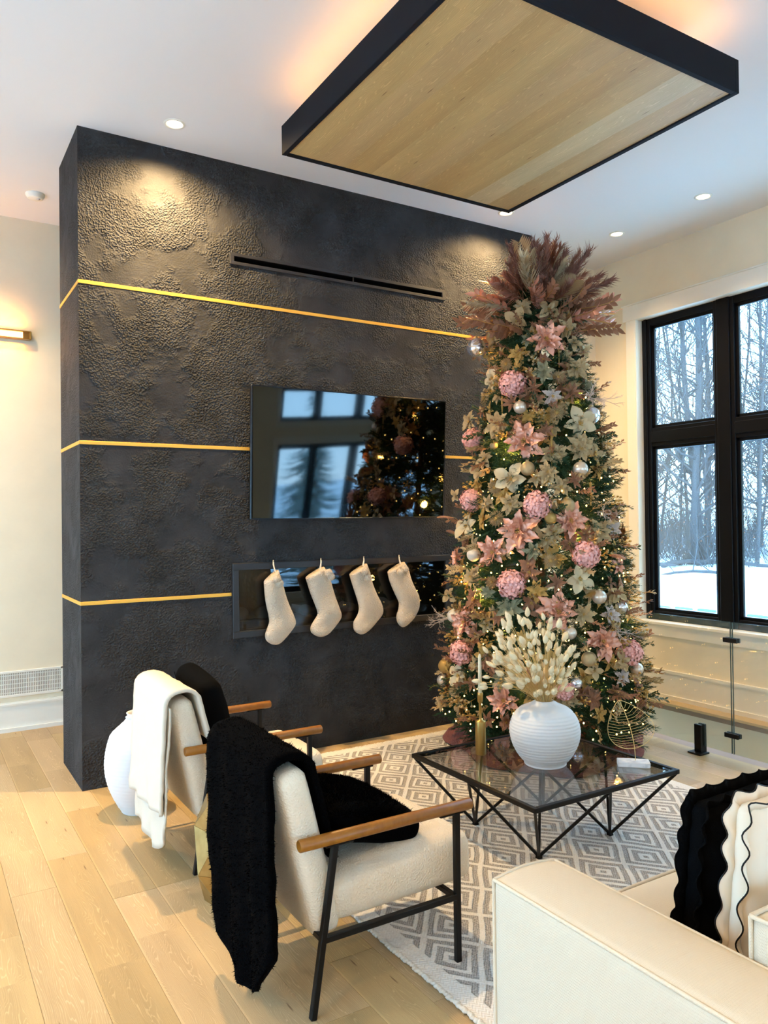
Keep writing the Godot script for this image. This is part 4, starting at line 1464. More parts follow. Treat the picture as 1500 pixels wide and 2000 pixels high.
	for s in [-1.0, 1.0]:
		st = begin()
		var edge := []
		for k in 29:
			edge.append(W.call(0.2 + 0.8 * k / 28.0, s))
		tube(st, edge, 0.0013, 6)
		put("leaf_rim", done(st), wire, o)
		for k in 17:
			var t := 0.22 + 0.68 * k / 16.0
			var c := Vector3(0.01 - 0.075 * t * t, 0.026 + 0.3 * t, 0)
			var e: Vector3 = W.call(minf(t + 0.09, 0.99), s)
			st = begin()
			tube(st, [c, c.lerp(e, 0.5) + Vector3(0, -0.008, 0.003), e], 0.0007, 5)
			put("vein", done(st), wire, o)

func ovoid(t: float) -> float:     # the table vase's outline
	var R := [0.102, 0.128, 0.147, 0.162, 0.172, 0.177, 0.176, 0.168, 0.152, 0.122, 0.06]
	var i := mini(int(t * 10), 9)
	return cubic_interpolate(R[i], R[i + 1], R[maxi(i - 1, 0)], R[mini(i + 2, 10)], t * 10 - i)

func bunny_tails(V: Vector3) -> void:
	var heads := []
	for v in 4:
		var st := begin()
		var prof := []
		for k in 9:
			var t := k / 8.0
			prof.append(Vector2(maxf(0.0, 0.0125 * pow(sin(PI * pow(t, 0.8)), 0.75)), 0.05 * t))
		lathe(st, prof, 9, Vector3.ZERO, 0.2, v)
		for k in 70:
			var t := rng.randf()
			var a := rnd(0, TAU)
			var r := 0.0115 * pow(sin(PI * pow(t, 0.8)), 0.75)
			var d := Vector3(cos(a), 1.0, sin(a)).normalized()
			var p := Vector3(cos(a) * r, 0.05 * t, sin(a) * r)
			var sd := Vector3(-sin(a), 0, cos(a)) * 0.0007
			tri(st, p - sd, p + sd, p + d * rnd(0.006, 0.011))
		heads.append(done(st))
	var hm := sm(Color(0.92, 0.84, 0.68), 0.95, 0, 0.2)
	hm.backlight_enabled = true
	hm.backlight = Color(0.25, 0.22, 0.16)
	var smt := sm(Color(0.86, 0.72, 0.47), 0.8, 0, 0.2)
	rng.seed = 19
	for i in 190:
		var a := rnd(0, TAU)
		var rr := sqrt(rng.randf())
		var neck := Vector3(cos(a) * 0.03 * rr, 0.31, sin(a) * 0.03 * rr)
		# leaning more to the left of the picture and upwards
		var lean := Vector3(cos(a), 0, sin(a)) * rr * 0.62 + Vector3(-0.15, 0, -0.1)
		var l := rnd(0.1, 0.42) * (1.06 - 0.4 * rr * rr)
		var d := (Vector3.UP + lean).normalized()
		var droop := Vector3(lean.x, 0, lean.z) * 0.10
		if i < 4:
			l = 0.22 + 0.012 * i
			d = (Vector3(-0.8 + 0.07 * i, 0.75, -0.75 + 0.09 * (i % 5))).normalized()
			droop = Vector3(-0.08, -0.06, -0.08)
		var tip := neck + d * l + droop
		var mid := neck + d * l * 0.55 + droop * 0.2
		var o := base("bunny_tail", "dried cream bunny tail grass stem standing in the round white table vase", "dried grass", V, "bunny tail stems in the table vase")
		var st := begin()
		tube(st, [neck - Vector3(neck.x * 0.5, 0.12, neck.z * 0.5), neck, mid, tip], 0.0011, 4, false)
		put("stem", done(st), smt, o)
		var s := rnd(0.8, 1.25)
		put("seed_head", heads[i % 4], hm, o, tip, aim((tip - mid).normalized() + Vector3(rnd(-0.3, 0.3), rnd(-0.3, 0.1), rnd(-0.3, 0.3)), a).scaled(Vector3(s, s, s)))

# ------------------------------------------------------------------ sofa
func pipe(o: Node3D, pts: Array, m: Material) -> void:
	var st := begin()
	tube(st, pts, 0.0055, 8)
	put("piping", done(st), m, o)

func sofa() -> void:
	var o := base("sofa", "cream linen sofa with piped box arms at the lower right", "sofa", Vector3(1.485, 0, -1.2))
	var m: Material = M.linen
	# local: arm along z from -0.48 (front) to 0.5
	var arm_top := func(q): return Vector3(0, 0.012 * (1 - q.x * q.x) * maxf(q.y, 0), 0)
	for k in 2:
		var x := 0.0 if k == 0 else 2.2
		var st := begin()
		soft(st, Vector3(x, 0.335, 0.02), Vector3(0.232, 0.545, 1.0), 0.014, 10, Basis(), arm_top)
		var arm := put("arm", done(st), m, o)
		for s in [-1.0, 1.0]:
			var pts := []
			for t in 13:
				pts.append(Vector3(x + s * 0.113, 0.604, 0.515 - t * 1.0 / 12.0 + (0.012 if t == 12 else 0.0)))
			pipe(arm, pts, m)
			pipe(arm, [Vector3(x + s * 0.113, 0.604, -0.474), Vector3(x + s * 0.113, 0.07, -0.474)], m)
		pipe(arm, [Vector3(x - 0.113, 0.604, -0.474), Vector3(x - 0.06, 0.612, -0.474), Vector3(x, 0.616, -0.474), Vector3(x + 0.06, 0.612, -0.474), Vector3(x + 0.113, 0.604, -0.474)], m)
	var st2 := begin()
	soft(st2, Vector3(1.1, 0.185, -0.02), Vector3(1.97, 0.24, 0.9), 0.012, 6)
	put("base", done(st2), m, o)
	for x in [0.61, 1.59]:
		st2 = begin()
		soft(st2, Vector3(x, 0.365, -0.2), Vector3(0.972, 0.13, 0.62), 0.035, 9, Basis(), func(q): return Vector3(0, 0.014 * (1 - q.x * q.x) * (1 - q.z * q.z) * maxf(q.y, 0), 0))
		var sc := put("seat_cushion", done(st2), M.seat_linen, o)
		pipe(sc, [Vector3(x - 0.46, 0.418, -0.505), Vector3(x, 0.42, -0.508), Vector3(x + 0.46, 0.418, -0.505)], M.seat_linen)
	st2 = begin()
	soft(st2, Vector3(1.1, 0.38, 0.32), Vector3(1.955, 0.645, 0.37), 0.014, 8)
	var back := put("backrest", done(st2), m, o)
	for z in [0.137, 0.503]:
		pipe(back, [Vector3(0.125, 0.7, z), Vector3(1.1, 0.702, z), Vector3(2.075, 0.7, z)], m)
	pipe(back, [Vector3(0.125, 0.7, 0.137), Vector3(0.123, 0.703, 0.32), Vector3(0.125, 0.7, 0.503)], m)
	pipe(back, [Vector3(0.125, 0.7, 0.137), Vector3(0.125, 0.4, 0.137)], m)
	for q in [Vector3(0.02, 0.032, -0.42), Vector3(2.18, 0.032, -0.42), Vector3(0.02, 0.032, 0.46), Vector3(2.18, 0.032, 0.46)]:
		st2 = begin(false)
		box(st2, q, Vector3(0.06, 0.064, 0.06), 0.004)
		put("foot", done(st2), M.black, o)
	ruffled("ruffle_cushion", "black linen cushion with a ruffled rim standing on the sofa", Vector3(1.98, 0.64, -1.345), 0.0, M.black_linen, M.black_linen, 0.195, 0.13, 1)
	ruffled("edged_cushion", "cream cushion with a black-edged ruffle in front of the black one on the sofa", Vector3(1.985, 0.655, -1.185), -0.05, sm(Color(0.92, 0.86, 0.77), 0.9, 0, 0.2), M.black, 0.23, 0.1, 2)

func ruffled(called: String, label: String, at: Vector3, turn: float, m: Material, edge: Material, hs: float, th: float, sd: int) -> void:
	var o := base(called, label, "cushion", at, "ruffled cushions on the sofa")
	o.rotation = Vector3(0.1, turn, 0)
	var st := begin()
	soft(st, Vector3.ZERO, Vector3(hs * 2, hs * 2, th * 0.55), th * 0.25, 14, Basis(),
		func(q): return Vector3(0, 0, signf(q.z) * th * 0.28 * (1 - q.x * q.x) * (1 - q.y * q.y) + 0.004 * sin(q.x * 9 + sd) * sin(q.y * 7.0) * (1 - q.x * q.x)))
	put("cover", done(st), m, o)
	# two ruffles round the rim
	for layer in 2:
		var g := []
		var rim := []
		var n := 220
		for k in n + 1:
			var t := 4.0 * k / n
			var side := int(t) % 4
			var f := t - int(t)
			var p: Vector2 = [Vector2(-1 + 2 * f, 1), Vector2(1, 1 - 2 * f), Vector2(1 - 2 * f, -1), Vector2(-1, -1 + 2 * f)][side]
			var nn: Vector2 = p * Vector2(pow(absf(p.x), 6), pow(absf(p.y), 6))
			nn = nn.normalized()
			var kk := k % n
			var wv := sin(kk * 0.6283 + 1.5 * sin(kk * TAU / 55.0) + layer * 2.0 + sd) * 0.8 + sin(kk * TAU * 8.0 / n + sd * 3.0) * 0.4
			var a := Vector3(p.x * hs * 0.95, p.y * hs * 0.95, (layer - 0.5) * th * 0.3)
			var b := a + Vector3(nn.x, nn.y, 0) * (0.03 + 0.005 * sin(kk * 0.6283 + 1.5 * sin(kk * TAU / 55.0) + layer)) + Vector3(0, 0, wv * 0.009 + (layer - 0.5) * 0.03)
			g.append([a, a.lerp(b, 0.5) + Vector3(0, 0, wv * 0.004), b])
			rim.append(b)
		st = begin()
		sheet(st, g, 0.003)
		var ruff := put("ruffle", done(st), m, o)
		st = begin()
		tube(st, rim, 0.0022, 5)
		put("ruffle_edge", done(st), edge, ruff)

# ------------------------------------------------------------------ Christmas tree
const TC := Vector3(3.82, 0, -4.08)

const ORN := [
	["rose", 3.646, 2.801, -3.819, 0.247, "topmost rose-gold satin poinsettia on the Christmas tree, facing the viewer", "poinsettia", "poinsettias on the tree"],
	["gold", 3.515, 2.713, -3.952, 0.138, "topmost gold glitter poinsettia on the Christmas tree, on its television side", "poinsettia", "poinsettias on the tree"],
	["ivory", 3.775, 2.222, -3.654, 0.225, "large ivory magnolia, second from the top on the Christmas tree, on its window side", "artificial flower", "ivory magnolia blooms on the tree"],
	["champ", 3.401, 2.245, -4.040, 0.194, "champagne glitter poinsettia, fifth from the top on the Christmas tree, on its television side", "poinsettia", "poinsettias on the tree"],
	["rose", 3.443, 2.107, -3.830, 0.269, "rose-gold satin poinsettia, second from the top on the Christmas tree, facing the viewer", "poinsettia", "poinsettias on the tree"],
	["sage", 3.603, 2.574, -3.798, 0.163, "sage glitter leaf sprig, second from the top on the Christmas tree, facing the viewer", "leaf sprig", "sage glitter sprigs on the tree"],
	["champ", 3.820, 2.600, -3.727, 0.183, "champagne glitter poinsettia, third from the top on the Christmas tree, on its window side", "poinsettia", "poinsettias on the tree"],
	["white", 3.621, 2.404, -3.744, 0.144, "topmost white glitter poinsettia on the Christmas tree, facing the viewer", "poinsettia", "poinsettias on the tree"],
	["ivory", 3.480, 2.581, -4.185, 0.172, "topmost large ivory magnolia on the Christmas tree, on its television side", "artificial flower", "ivory magnolia blooms on the tree"],
	["champ", 3.418, 2.294, -4.375, 0.146, "champagne glitter poinsettia, fourth from the top on the Christmas tree, on its television side", "poinsettia", "poinsettias on the tree"],
	["medal", 3.480, 2.655, -4.039, 0.103, "topmost snowflake medallion on the Christmas tree, on its television side", "ornament", "snowflake ornaments on the tree"],
	["medal", 3.629, 2.293, -3.716, 0.117, "snowflake medallion, fourth from the top on the Christmas tree, facing the viewer", "ornament", "snowflake ornaments on the tree"],
	["medal", 3.675, 2.535, -3.746, 0.100, "snowflake medallion, second from the top on the Christmas tree, facing the viewer", "ornament", "snowflake ornaments on the tree"],
	["medal", 3.511, 2.459, -4.316, 0.098, "snowflake medallion, third from the top on the Christmas tree, on its television side", "ornament", "snowflake ornaments on the tree"],
	["hydra", 3.471, 2.507, -3.962, 0.184, "topmost pink hydrangea on the Christmas tree, on its television side", "artificial flower", "pink hydrangea blooms on the tree"],
	["hydra", 3.449, 2.167, -4.362, 0.166, "pink hydrangea, second from the top on the Christmas tree, on its television side", "artificial flower", "pink hydrangea blooms on the tree"],
	["gold", 3.553, 2.780, -4.285, 0.146, "gold glitter poinsettia, second from the top on the Christmas tree, on its television side", "poinsettia", "poinsettias on the tree"],
	["silverball", 3.462, 2.825, -4.340, 0.137, "topmost shiny silver bauble on the Christmas tree, on its television side", "bauble", "baubles on the tree"],
	["pearlball", 3.467, 2.341, -3.892, 0.086, "topmost pearly bauble on the Christmas tree, facing the viewer", "bauble", "baubles on the tree"],
	["glitball", 3.369, 2.097, -4.048, 0.055, "topmost champagne glitter bauble on the Christmas tree, on its television side", "bauble", "baubles on the tree"],
	["icicle", 3.440, 2.433, -4.039, 0.158, "gold glitter icicle, second from the top on the Christmas tree, on its television side", "ornament", "gold icicles on the tree"],
	["icicle", 3.583, 2.183, -3.716, 0.232, "gold glitter icicle, third from the top on the Christmas tree, facing the viewer", "ornament", "gold icicles on the tree"],
	["icicle", 3.720, 2.784, -3.781, 0.174, "topmost gold glitter icicle on the Christmas tree, facing the viewer", "ornament", "gold icicles on the tree"],
	["twig", 3.901, 2.400, -3.699, 0.239, "topmost white glitter twig spray on the Christmas tree, on its window side", "twig spray", "white twig sprays on the tree"],
	["leaf", 3.571, 2.887, -4.273, 0.166, "champagne leaf cluster, fourth from the top on the Christmas tree, on its television side", "leaf cluster", "champagne leaf bunches on the tree"],
	["leaf", 3.559, 2.953, -4.011, 0.187, "champagne leaf cluster, third from the top on the Christmas tree, on its television side", "leaf cluster", "champagne leaf bunches on the tree"],
	["leaf", 3.709, 3.022, -3.862, 0.176, "champagne leaf cluster, second from the top on the Christmas tree, facing the viewer", "leaf cluster", "champagne leaf bunches on the tree"],
	["leaf", 3.938, 2.741, -3.777, 0.122, "champagne leaf cluster, sixth from the top on the Christmas tree, on its window side", "leaf cluster", "champagne leaf bunches on the tree"],
	["sage", 3.908, 2.486, -3.716, 0.120, "sage glitter leaf sprig, third from the top on the Christmas tree, on its window side", "leaf sprig", "sage glitter sprigs on the tree"],
	["leaf", 3.867, 2.024, -3.614, 0.135, "champagne leaf cluster, seventh from the top on the Christmas tree, on its window side", "leaf cluster", "champagne leaf bunches on the tree"],
	["champ", 3.755, 2.066, -3.625, 0.161, "champagne glitter poinsettia, sixth from the top on the Christmas tree, on its window side", "poinsettia", "poinsettias on the tree"],
	["copper", 3.542, 2.175, -3.743, 0.134, "copper glitter flower, fifth from the top on the Christmas tree, facing the viewer", "artificial flower", "copper flowers on the tree"],
	["copper", 3.447, 2.375, -3.951, 0.137, "copper glitter flower, third from the top on the Christmas tree, on its television side", "artificial flower", "copper flowers on the tree"],
	["champ", 3.601, 3.050, -4.001, 0.150, "topmost champagne glitter poinsettia on the Christmas tree, on its television side", "poinsettia", "poinsettias on the tree"],
	["silverball", 3.898, 2.286, -3.673, 0.119, "shiny silver bauble, second from the top on the Christmas tree, on its window side", "bauble", "baubles on the tree"],
	["copper", 3.755, 2.435, -3.704, 0.154, "copper glitter flower, second from the top on the Christmas tree, on its window side", "artificial flower", "copper flowers on the tree"],
	["leaf", 3.779, 3.120, -3.880, 0.122, "topmost champagne leaf cluster on the Christmas tree, facing the viewer", "leaf cluster", "champagne leaf bunches on the tree"],
	["copper", 3.501, 2.371, -4.322, 0.107, "copper glitter flower, fourth from the top on the Christmas tree, on its television side", "artificial flower", "copper flowers on the tree"],
	["champ", 3.792, 2.875, -3.782, 0.148, "champagne glitter poinsettia, second from the top on the Christmas tree, on its window side", "poinsettia", "poinsettias on the tree"],
	["sage", 3.562, 2.810, -3.908, 0.110, "topmost sage glitter leaf sprig on the Christmas tree, facing the viewer", "leaf sprig", "sage glitter sprigs on the tree"],
	["copper", 3.535, 2.465, -3.832, 0.127, "topmost copper glitter flower on the Christmas tree, facing the viewer", "artificial flower", "copper flowers on the tree"],
	["leaf", 3.837, 2.784, -3.765, 0.120, "champagne leaf cluster, fifth from the top on the Christmas tree, on its window side", "leaf cluster", "champagne leaf bunches on the tree"],
	["ivory", 3.364, 1.860, -3.877, 0.221, "large ivory magnolia, third from the top on the Christmas tree, on its television side", "artificial flower", "ivory magnolia blooms on the tree"],
	["champ", 3.514, 1.898, -3.691, 0.152, "champagne glitter poinsettia, ninth from the top on the Christmas tree, facing the viewer", "poinsettia", "poinsettias on the tree"],
	["glitball", 3.431, 1.926, -3.787, 0.094, "champagne glitter bauble, second from the top on the Christmas tree, facing the viewer", "bauble", "baubles on the tree"],
	["pearlball", 3.718, 1.918, -3.600, 0.098, "pearly bauble, second from the top on the Christmas tree, on its window side", "bauble", "baubles on the tree"],
	["copper", 3.660, 1.846, -3.601, 0.122, "copper glitter flower, sixth from the top on the Christmas tree, facing the viewer", "artificial flower", "copper flowers on the tree"],
	["medal", 3.316, 1.807, -3.980, 0.104, "snowflake medallion, fifth from the top on the Christmas tree, on its television side", "ornament", "snowflake ornaments on the tree"],
	["champ", 3.337, 1.694, -3.849, 0.163, "champagne glitter poinsettia, tenth from the top on the Christmas tree, facing the viewer", "poinsettia", "poinsettias on the tree"],
	["hydra", 3.436, 1.686, -3.706, 0.181, "pink hydrangea, fourth from the top on the Christmas tree, facing the viewer", "artificial flower", "pink hydrangea blooms on the tree"],
	["hydra", 3.313, 1.731, -4.230, 0.157, "pink hydrangea, third from the top on the Christmas tree, on its television side", "artificial flower", "pink hydrangea blooms on the tree"],
	["ivory", 3.296, 1.552, -4.265, 0.201, "large ivory magnolia, fourth from the top on the Christmas tree, on its television side", "artificial flower", "ivory magnolia blooms on the tree"],
	["glitball", 3.590, 1.678, -3.593, 0.100, "champagne glitter bauble, third from the top on the Christmas tree, facing the viewer", "bauble", "baubles on the tree"],
	["rose", 3.601, 1.583, -3.576, 0.230, "rose-gold satin poinsettia, third from the top on the Christmas tree, facing the viewer", "poinsettia", "poinsettias on the tree"],
	["medal", 3.289, 1.604, -3.937, 0.124, "snowflake medallion, sixth from the top on the Christmas tree, on its television side", "ornament", "snowflake ornaments on the tree"],
	["champ", 3.496, 1.509, -3.623, 0.150, "champagne glitter poinsettia, eleventh from the top on the Christmas tree, facing the viewer", "poinsettia", "poinsettias on the tree"],
	["rose", 3.343, 1.521, -3.791, 0.273, "rose-gold satin poinsettia, fourth from the top on the Christmas tree, facing the viewer", "poinsettia", "poinsettias on the tree"],
	["rose", 3.258, 1.383, -3.944, 0.206, "rose-gold satin poinsettia, fifth from the top on the Christmas tree, on its television side", "poinsettia", "poinsettias on the tree"],
	["medal", 3.461, 1.331, -3.619, 0.104, "snowflake medallion, seventh from the top on the Christmas tree, facing the viewer", "ornament", "snowflake ornaments on the tree"],
	["hydra", 3.674, 1.367, -3.522, 0.175, "pink hydrangea, fifth from the top on the Christmas tree, on its window side", "artificial flower", "pink hydrangea blooms on the tree"],
	["ivory", 3.614, 1.215, -3.521, 0.194, "large ivory magnolia, fifth from the top on the Christmas tree, facing the viewer", "artificial flower", "ivory magnolia blooms on the tree"],
	["hydra", 3.288, 1.180, -3.797, 0.181, "pink hydrangea, sixth from the top on the Christmas tree, facing the viewer", "artificial flower", "pink hydrangea blooms on the tree"],
	["gold", 3.383, 1.149, -3.661, 0.154, "gold glitter poinsettia, third from the top on the Christmas tree, facing the viewer", "poinsettia", "poinsettias on the tree"],
	["medal", 3.238, 1.189, -3.932, 0.092, "lowest snowflake medallion on the Christmas tree, on its television side", "ornament", "snowflake ornaments on the tree"],
	["beadball", 3.242, 1.362, -4.122, 0.093, "topmost ivory beaded bauble on the Christmas tree, on its television side", "bauble", "baubles on the tree"],
	["rose", 3.346, 1.326, -4.444, 0.135, "rose-gold satin poinsettia, sixth from the top on the Christmas tree, on its television side", "poinsettia", "poinsettias on the tree"],
	["leaf", 3.300, 1.058, -4.473, 0.146, "champagne leaf cluster, eleventh from the top on the Christmas tree, on its television side", "leaf cluster", "champagne leaf bunches on the tree"],
	["beadball", 3.252, 0.926, -4.365, 0.097, "lowest ivory beaded bauble on the Christmas tree, on its television side", "bauble", "baubles on the tree"],
	["rose", 3.188, 0.908, -4.165, 0.196, "rose-gold satin poinsettia, ninth from the top on the Christmas tree, on its television side", "poinsettia", "poinsettias on the tree"],
	["twig", 3.290, 0.889, -4.482, 0.191, "white glitter twig spray, third from the top on the Christmas tree, on its television side", "twig spray", "white twig sprays on the tree"],
	["copper", 3.481, 1.193, -3.587, 0.144, "copper glitter flower, eighth from the top on the Christmas tree, facing the viewer", "artificial flower", "copper flowers on the tree"],
	["pearlball", 3.735, 1.097, -3.473, 0.092, "pearly bauble, third from the top on the Christmas tree, on its window side", "bauble", "baubles on the tree"],
	["leaf", 3.911, 1.106, -3.475, 0.122, "champagne leaf cluster, tenth from the top on the Christmas tree, on its window side", "leaf cluster", "champagne leaf bunches on the tree"],
	["fern", 3.626, 1.102, -3.501, 0.129, "topmost gold fern frond on the Christmas tree, facing the viewer", "fern frond", "gold fern fronds on the tree"],
	["rose", 3.471, 1.018, -3.566, 0.251, "rose-gold satin poinsettia, eighth from the top on the Christmas tree, facing the viewer", "poinsettia", "poinsettias on the tree"],
	["champ", 3.613, 0.995, -3.491, 0.143, "champagne glitter poinsettia, fifteenth from the top on the Christmas tree, facing the viewer", "poinsettia", "poinsettias on the tree"],
	["hydra", 3.159, 0.705, -4.167, 0.164, "pink hydrangea, seventh from the top on the Christmas tree, on its television side", "artificial flower", "pink hydrangea blooms on the tree"],
	["goldball", 3.273, 0.551, -4.504, 0.104, "lowest gold glitter bauble on the Christmas tree, on its television side", "bauble", "baubles on the tree"],
	["ivory", 3.137, 0.554, -4.167, 0.168, "lowest large ivory magnolia on the Christmas tree, on its television side", "artificial flower", "ivory magnolia blooms on the tree"],
	["pearlball", 3.258, 0.450, -4.515, 0.088, "lowest pearly bauble on the Christmas tree, on its television side", "bauble", "baubles on the tree"],
	["rose", 3.189, 0.455, -3.772, 0.203, "lowest rose-gold satin poinsettia on the Christmas tree, facing the viewer", "poinsettia", "poinsettias on the tree"],
	["sage", 3.197, 0.579, -3.794, 0.159, "lowest sage glitter leaf sprig on the Christmas tree, facing the viewer", "leaf sprig", "sage glitter sprigs on the tree"],
	["pearlball", 3.519, 0.882, -3.515, 0.083, "pearly bauble, fourth from the top on the Christmas tree, facing the viewer", "bauble", "baubles on the tree"],
	["rose", 3.720, 0.819, -3.438, 0.232, "rose-gold satin poinsettia, tenth from the top on the Christmas tree, on its window side", "poinsettia", "poinsettias on the tree"],
	["glitball", 3.611, 0.720, -3.449, 0.095, "lowest champagne glitter bauble on the Christmas tree, on its window side", "bauble", "baubles on the tree"],
	["hydra", 3.953, 0.728, -3.429, 0.167, "pink hydrangea, eighth from the top on the Christmas tree, on its window side", "artificial flower", "pink hydrangea blooms on the tree"],
	["leaf", 3.865, 0.684, -3.411, 0.150, "champagne leaf cluster, twelfth from the top on the Christmas tree, on its window side", "leaf cluster", "champagne leaf bunches on the tree"],
	["pearlball", 4.029, 0.613, -3.433, 0.084, "pearly bauble, fifth from the top on the Christmas tree, on its window side", "bauble", "baubles on the tree"],
	["copper", 3.601, 0.478, -3.418, 0.126, "lowest copper glitter flower on the Christmas tree, on its window side", "artificial flower", "copper flowers on the tree"],
	["hydra", 3.443, 0.532, -3.500, 0.116, "lowest pink hydrangea on the Christmas tree, facing the viewer", "artificial flower", "pink hydrangea blooms on the tree"],
	["silverball", 3.519, 0.577, -3.468, 0.074, "lowest shiny silver bauble on the Christmas tree, facing the viewer", "bauble", "baubles on the tree"],
	["feather", 3.340, 1.608, -4.439, 0.135, "topmost pink feather on the Christmas tree, on its television side", "feather", "pink feather plumes on the tree"],
	["feather", 3.315, 1.475, -4.336, 0.121, "pink feather, second from the top on the Christmas tree, on its television side", "feather", "pink feather plumes on the tree"],
	["champ", 3.794, 1.504, -3.519, 0.182, "champagne glitter poinsettia, twelfth from the top on the Christmas tree, on its window side", "poinsettia", "poinsettias on the tree"],
	["white", 3.924, 1.522, -3.531, 0.134, "white glitter poinsettia, second from the top on the Christmas tree, on its window side", "poinsettia", "poinsettias on the tree"],
	["twig", 3.842, 1.626, -3.534, 0.153, "white glitter twig spray, second from the top on the Christmas tree, on its window side", "twig spray", "white twig sprays on the tree"],
	["twig", 3.851, 0.872, -3.440, 0.171, "lowest white glitter twig spray on the Christmas tree, on its window side", "twig spray", "white twig sprays on the tree"],
	["fern", 3.917, 0.955, -3.458, 0.162, "lowest gold fern frond on the Christmas tree, on its window side", "fern frond", "gold fern fronds on the tree"],
	["sage", 3.265, 1.030, -3.804, 0.191, "sage glitter leaf sprig, sixth from the top on the Christmas tree, facing the viewer", "leaf sprig", "sage glitter sprigs on the tree"],
	["sage", 3.389, 1.391, -3.698, 0.130, "sage glitter leaf sprig, fourth from the top on the Christmas tree, facing the viewer", "leaf sprig", "sage glitter sprigs on the tree"],
	["champ", 3.225, 1.214, -4.137, 0.127, "champagne glitter poinsettia, thirteenth from the top on the Christmas tree, on its television side", "poinsettia", "poinsettias on the tree"],
	["champ", 3.177, 0.312, -4.415, 0.121, "lowest champagne glitter poinsettia on the Christmas tree, on its television side", "poinsettia", "poinsettias on the tree"],
	["icicle", 3.224, 1.004, -3.900, 0.132, "lowest gold glitter icicle on the Christmas tree, on its television side", "ornament", "gold icicles on the tree"],
	["icicle", 3.782, 1.831, -3.575, 0.153, "gold glitter icicle, fifth from the top on the Christmas tree, on its window side", "ornament", "gold icicles on the tree"],
	["icicle", 3.571, 2.121, -3.709, 0.194, "gold glitter icicle, fourth from the top on the Christmas tree, facing the viewer", "ornament", "gold icicles on the tree"],
	["champ", 3.744, 2.054, -3.623, 0.195, "champagne glitter poinsettia, seventh from the top on the Christmas tree, on its window side", "poinsettia", "poinsettias on the tree"],
	["champ", 3.350, 2.012, -4.125, 0.139, "champagne glitter poinsettia, eighth from the top on the Christmas tree, on its television side", "poinsettia", "poinsettias on the tree"],
	["leaf", 3.340, 1.770, -4.436, 0.112, "champagne leaf cluster, ninth from the top on the Christmas tree, on its television side", "leaf cluster", "champagne leaf bunches on the tree"],
	["white", 3.811, 0.984, -3.453, 0.140, "white glitter poinsettia, third from the top on the Christmas tree, on its window side", "poinsettia", "poinsettias on the tree"],
	["feather", 3.844, 1.362, -3.501, 0.152, "pink feather, third from the top on the Christmas tree, on its window side", "feather", "pink feather plumes on the tree"],
	["champ", 3.878, 0.989, -3.455, 0.121, "champagne glitter poinsettia, fourteenth from the top on the Christmas tree, on its window side", "poinsettia", "poinsettias on the tree"],
	["leaf", 3.342, 1.924, -4.184, 0.151, "champagne leaf cluster, eighth from the top on the Christmas tree, on its television side", "leaf cluster", "champagne leaf bunches on the tree"],
	["goldball", 3.490, 1.599, -3.643, 0.080, "topmost gold glitter bauble on the Christmas tree, facing the viewer", "bauble", "baubles on the tree"],
	["copper", 3.132, 0.529, -4.017, 0.113, "copper glitter flower, tenth from the top on the Christmas tree, on its television side", "artificial flower", "copper flowers on the tree"],
	["rose", 3.949, 1.286, -3.506, 0.113, "rose-gold satin poinsettia, seventh from the top on the Christmas tree, on its window side", "poinsettia", "poinsettias on the tree"],
	["silverball", 3.928, 1.019, -3.466, 0.081, "shiny silver bauble, third from the top on the Christmas tree, on its window side", "bauble", "baubles on the tree"],
	["copper", 3.233, 0.957, -3.859, 0.111, "copper glitter flower, ninth from the top on the Christmas tree, on its television side", "artificial flower", "copper flowers on the tree"],
	["sage", 3.224, 1.122, -3.955, 0.113, "sage glitter leaf sprig, fifth from the top on the Christmas tree, on its television side", "leaf sprig", "sage glitter sprigs on the tree"],
	["white", 3.853, 0.588, -3.396, 0.119, "lowest white glitter poinsettia on the Christmas tree, on its window side", "poinsettia", "poinsettias on the tree"],
	["feather", 3.735, 0.524, -3.394, 0.167, "lowest pink feather on the Christmas tree, on its window side", "feather", "pink feather plumes on the tree"],
	["copper", 3.682, 1.486, -3.534, 0.130, "copper glitter flower, seventh from the top on the Christmas tree, on its window side", "artificial flower", "copper flowers on the tree"],
	["gold", 3.294, 0.849, -3.706, 0.109, "lowest gold glitter poinsettia on the Christmas tree, facing the viewer", "poinsettia", "poinsettias on the tree"],
	["leaf", 3.638, 0.647, -3.430, 0.127, "lowest champagne leaf cluster on the Christmas tree, on its window side", "leaf cluster", "champagne leaf bunches on the tree"],
]


func girth(y: float) -> float:    # the tree's outline
	var P := [[0.1, 0.62], [0.25, 0.72], [0.93, 0.62], [1.65, 0.53], [2.0, 0.46], [2.36, 0.385], [2.9, 0.28], [3.1, 0.2], [3.3, 0.1]]
	for i in P.size() - 1:
		if y < P[i + 1][0]:
			return lerpf(P[i][1], P[i + 1][1], clampf((y - P[i][0]) / (P[i + 1][0] - P[i][0]), 0, 1))
	return 0.1

func sparkle(c: Color, metal: float, rough: float) -> StandardMaterial3D:
	var m := tri3(sm(c, rough, metal, 0.5), 14.0)
	m.normal_enabled = true
	if not M.has("spark_tex"):
		M.spark_tex = ntex(0.22, [], FastNoiseLite.TYPE_CELLULAR, 71, 256, 1, 9.0)
	m.normal_texture = M.spark_tex
	m.normal_scale = 0.8
	return m

func cloth(c: Color, metal: float, rough: float) -> StandardMaterial3D:
	var m := sm(c, rough, metal, 0.4)
	m.backlight_enabled = true
	m.backlight = c * 0.25
	return m

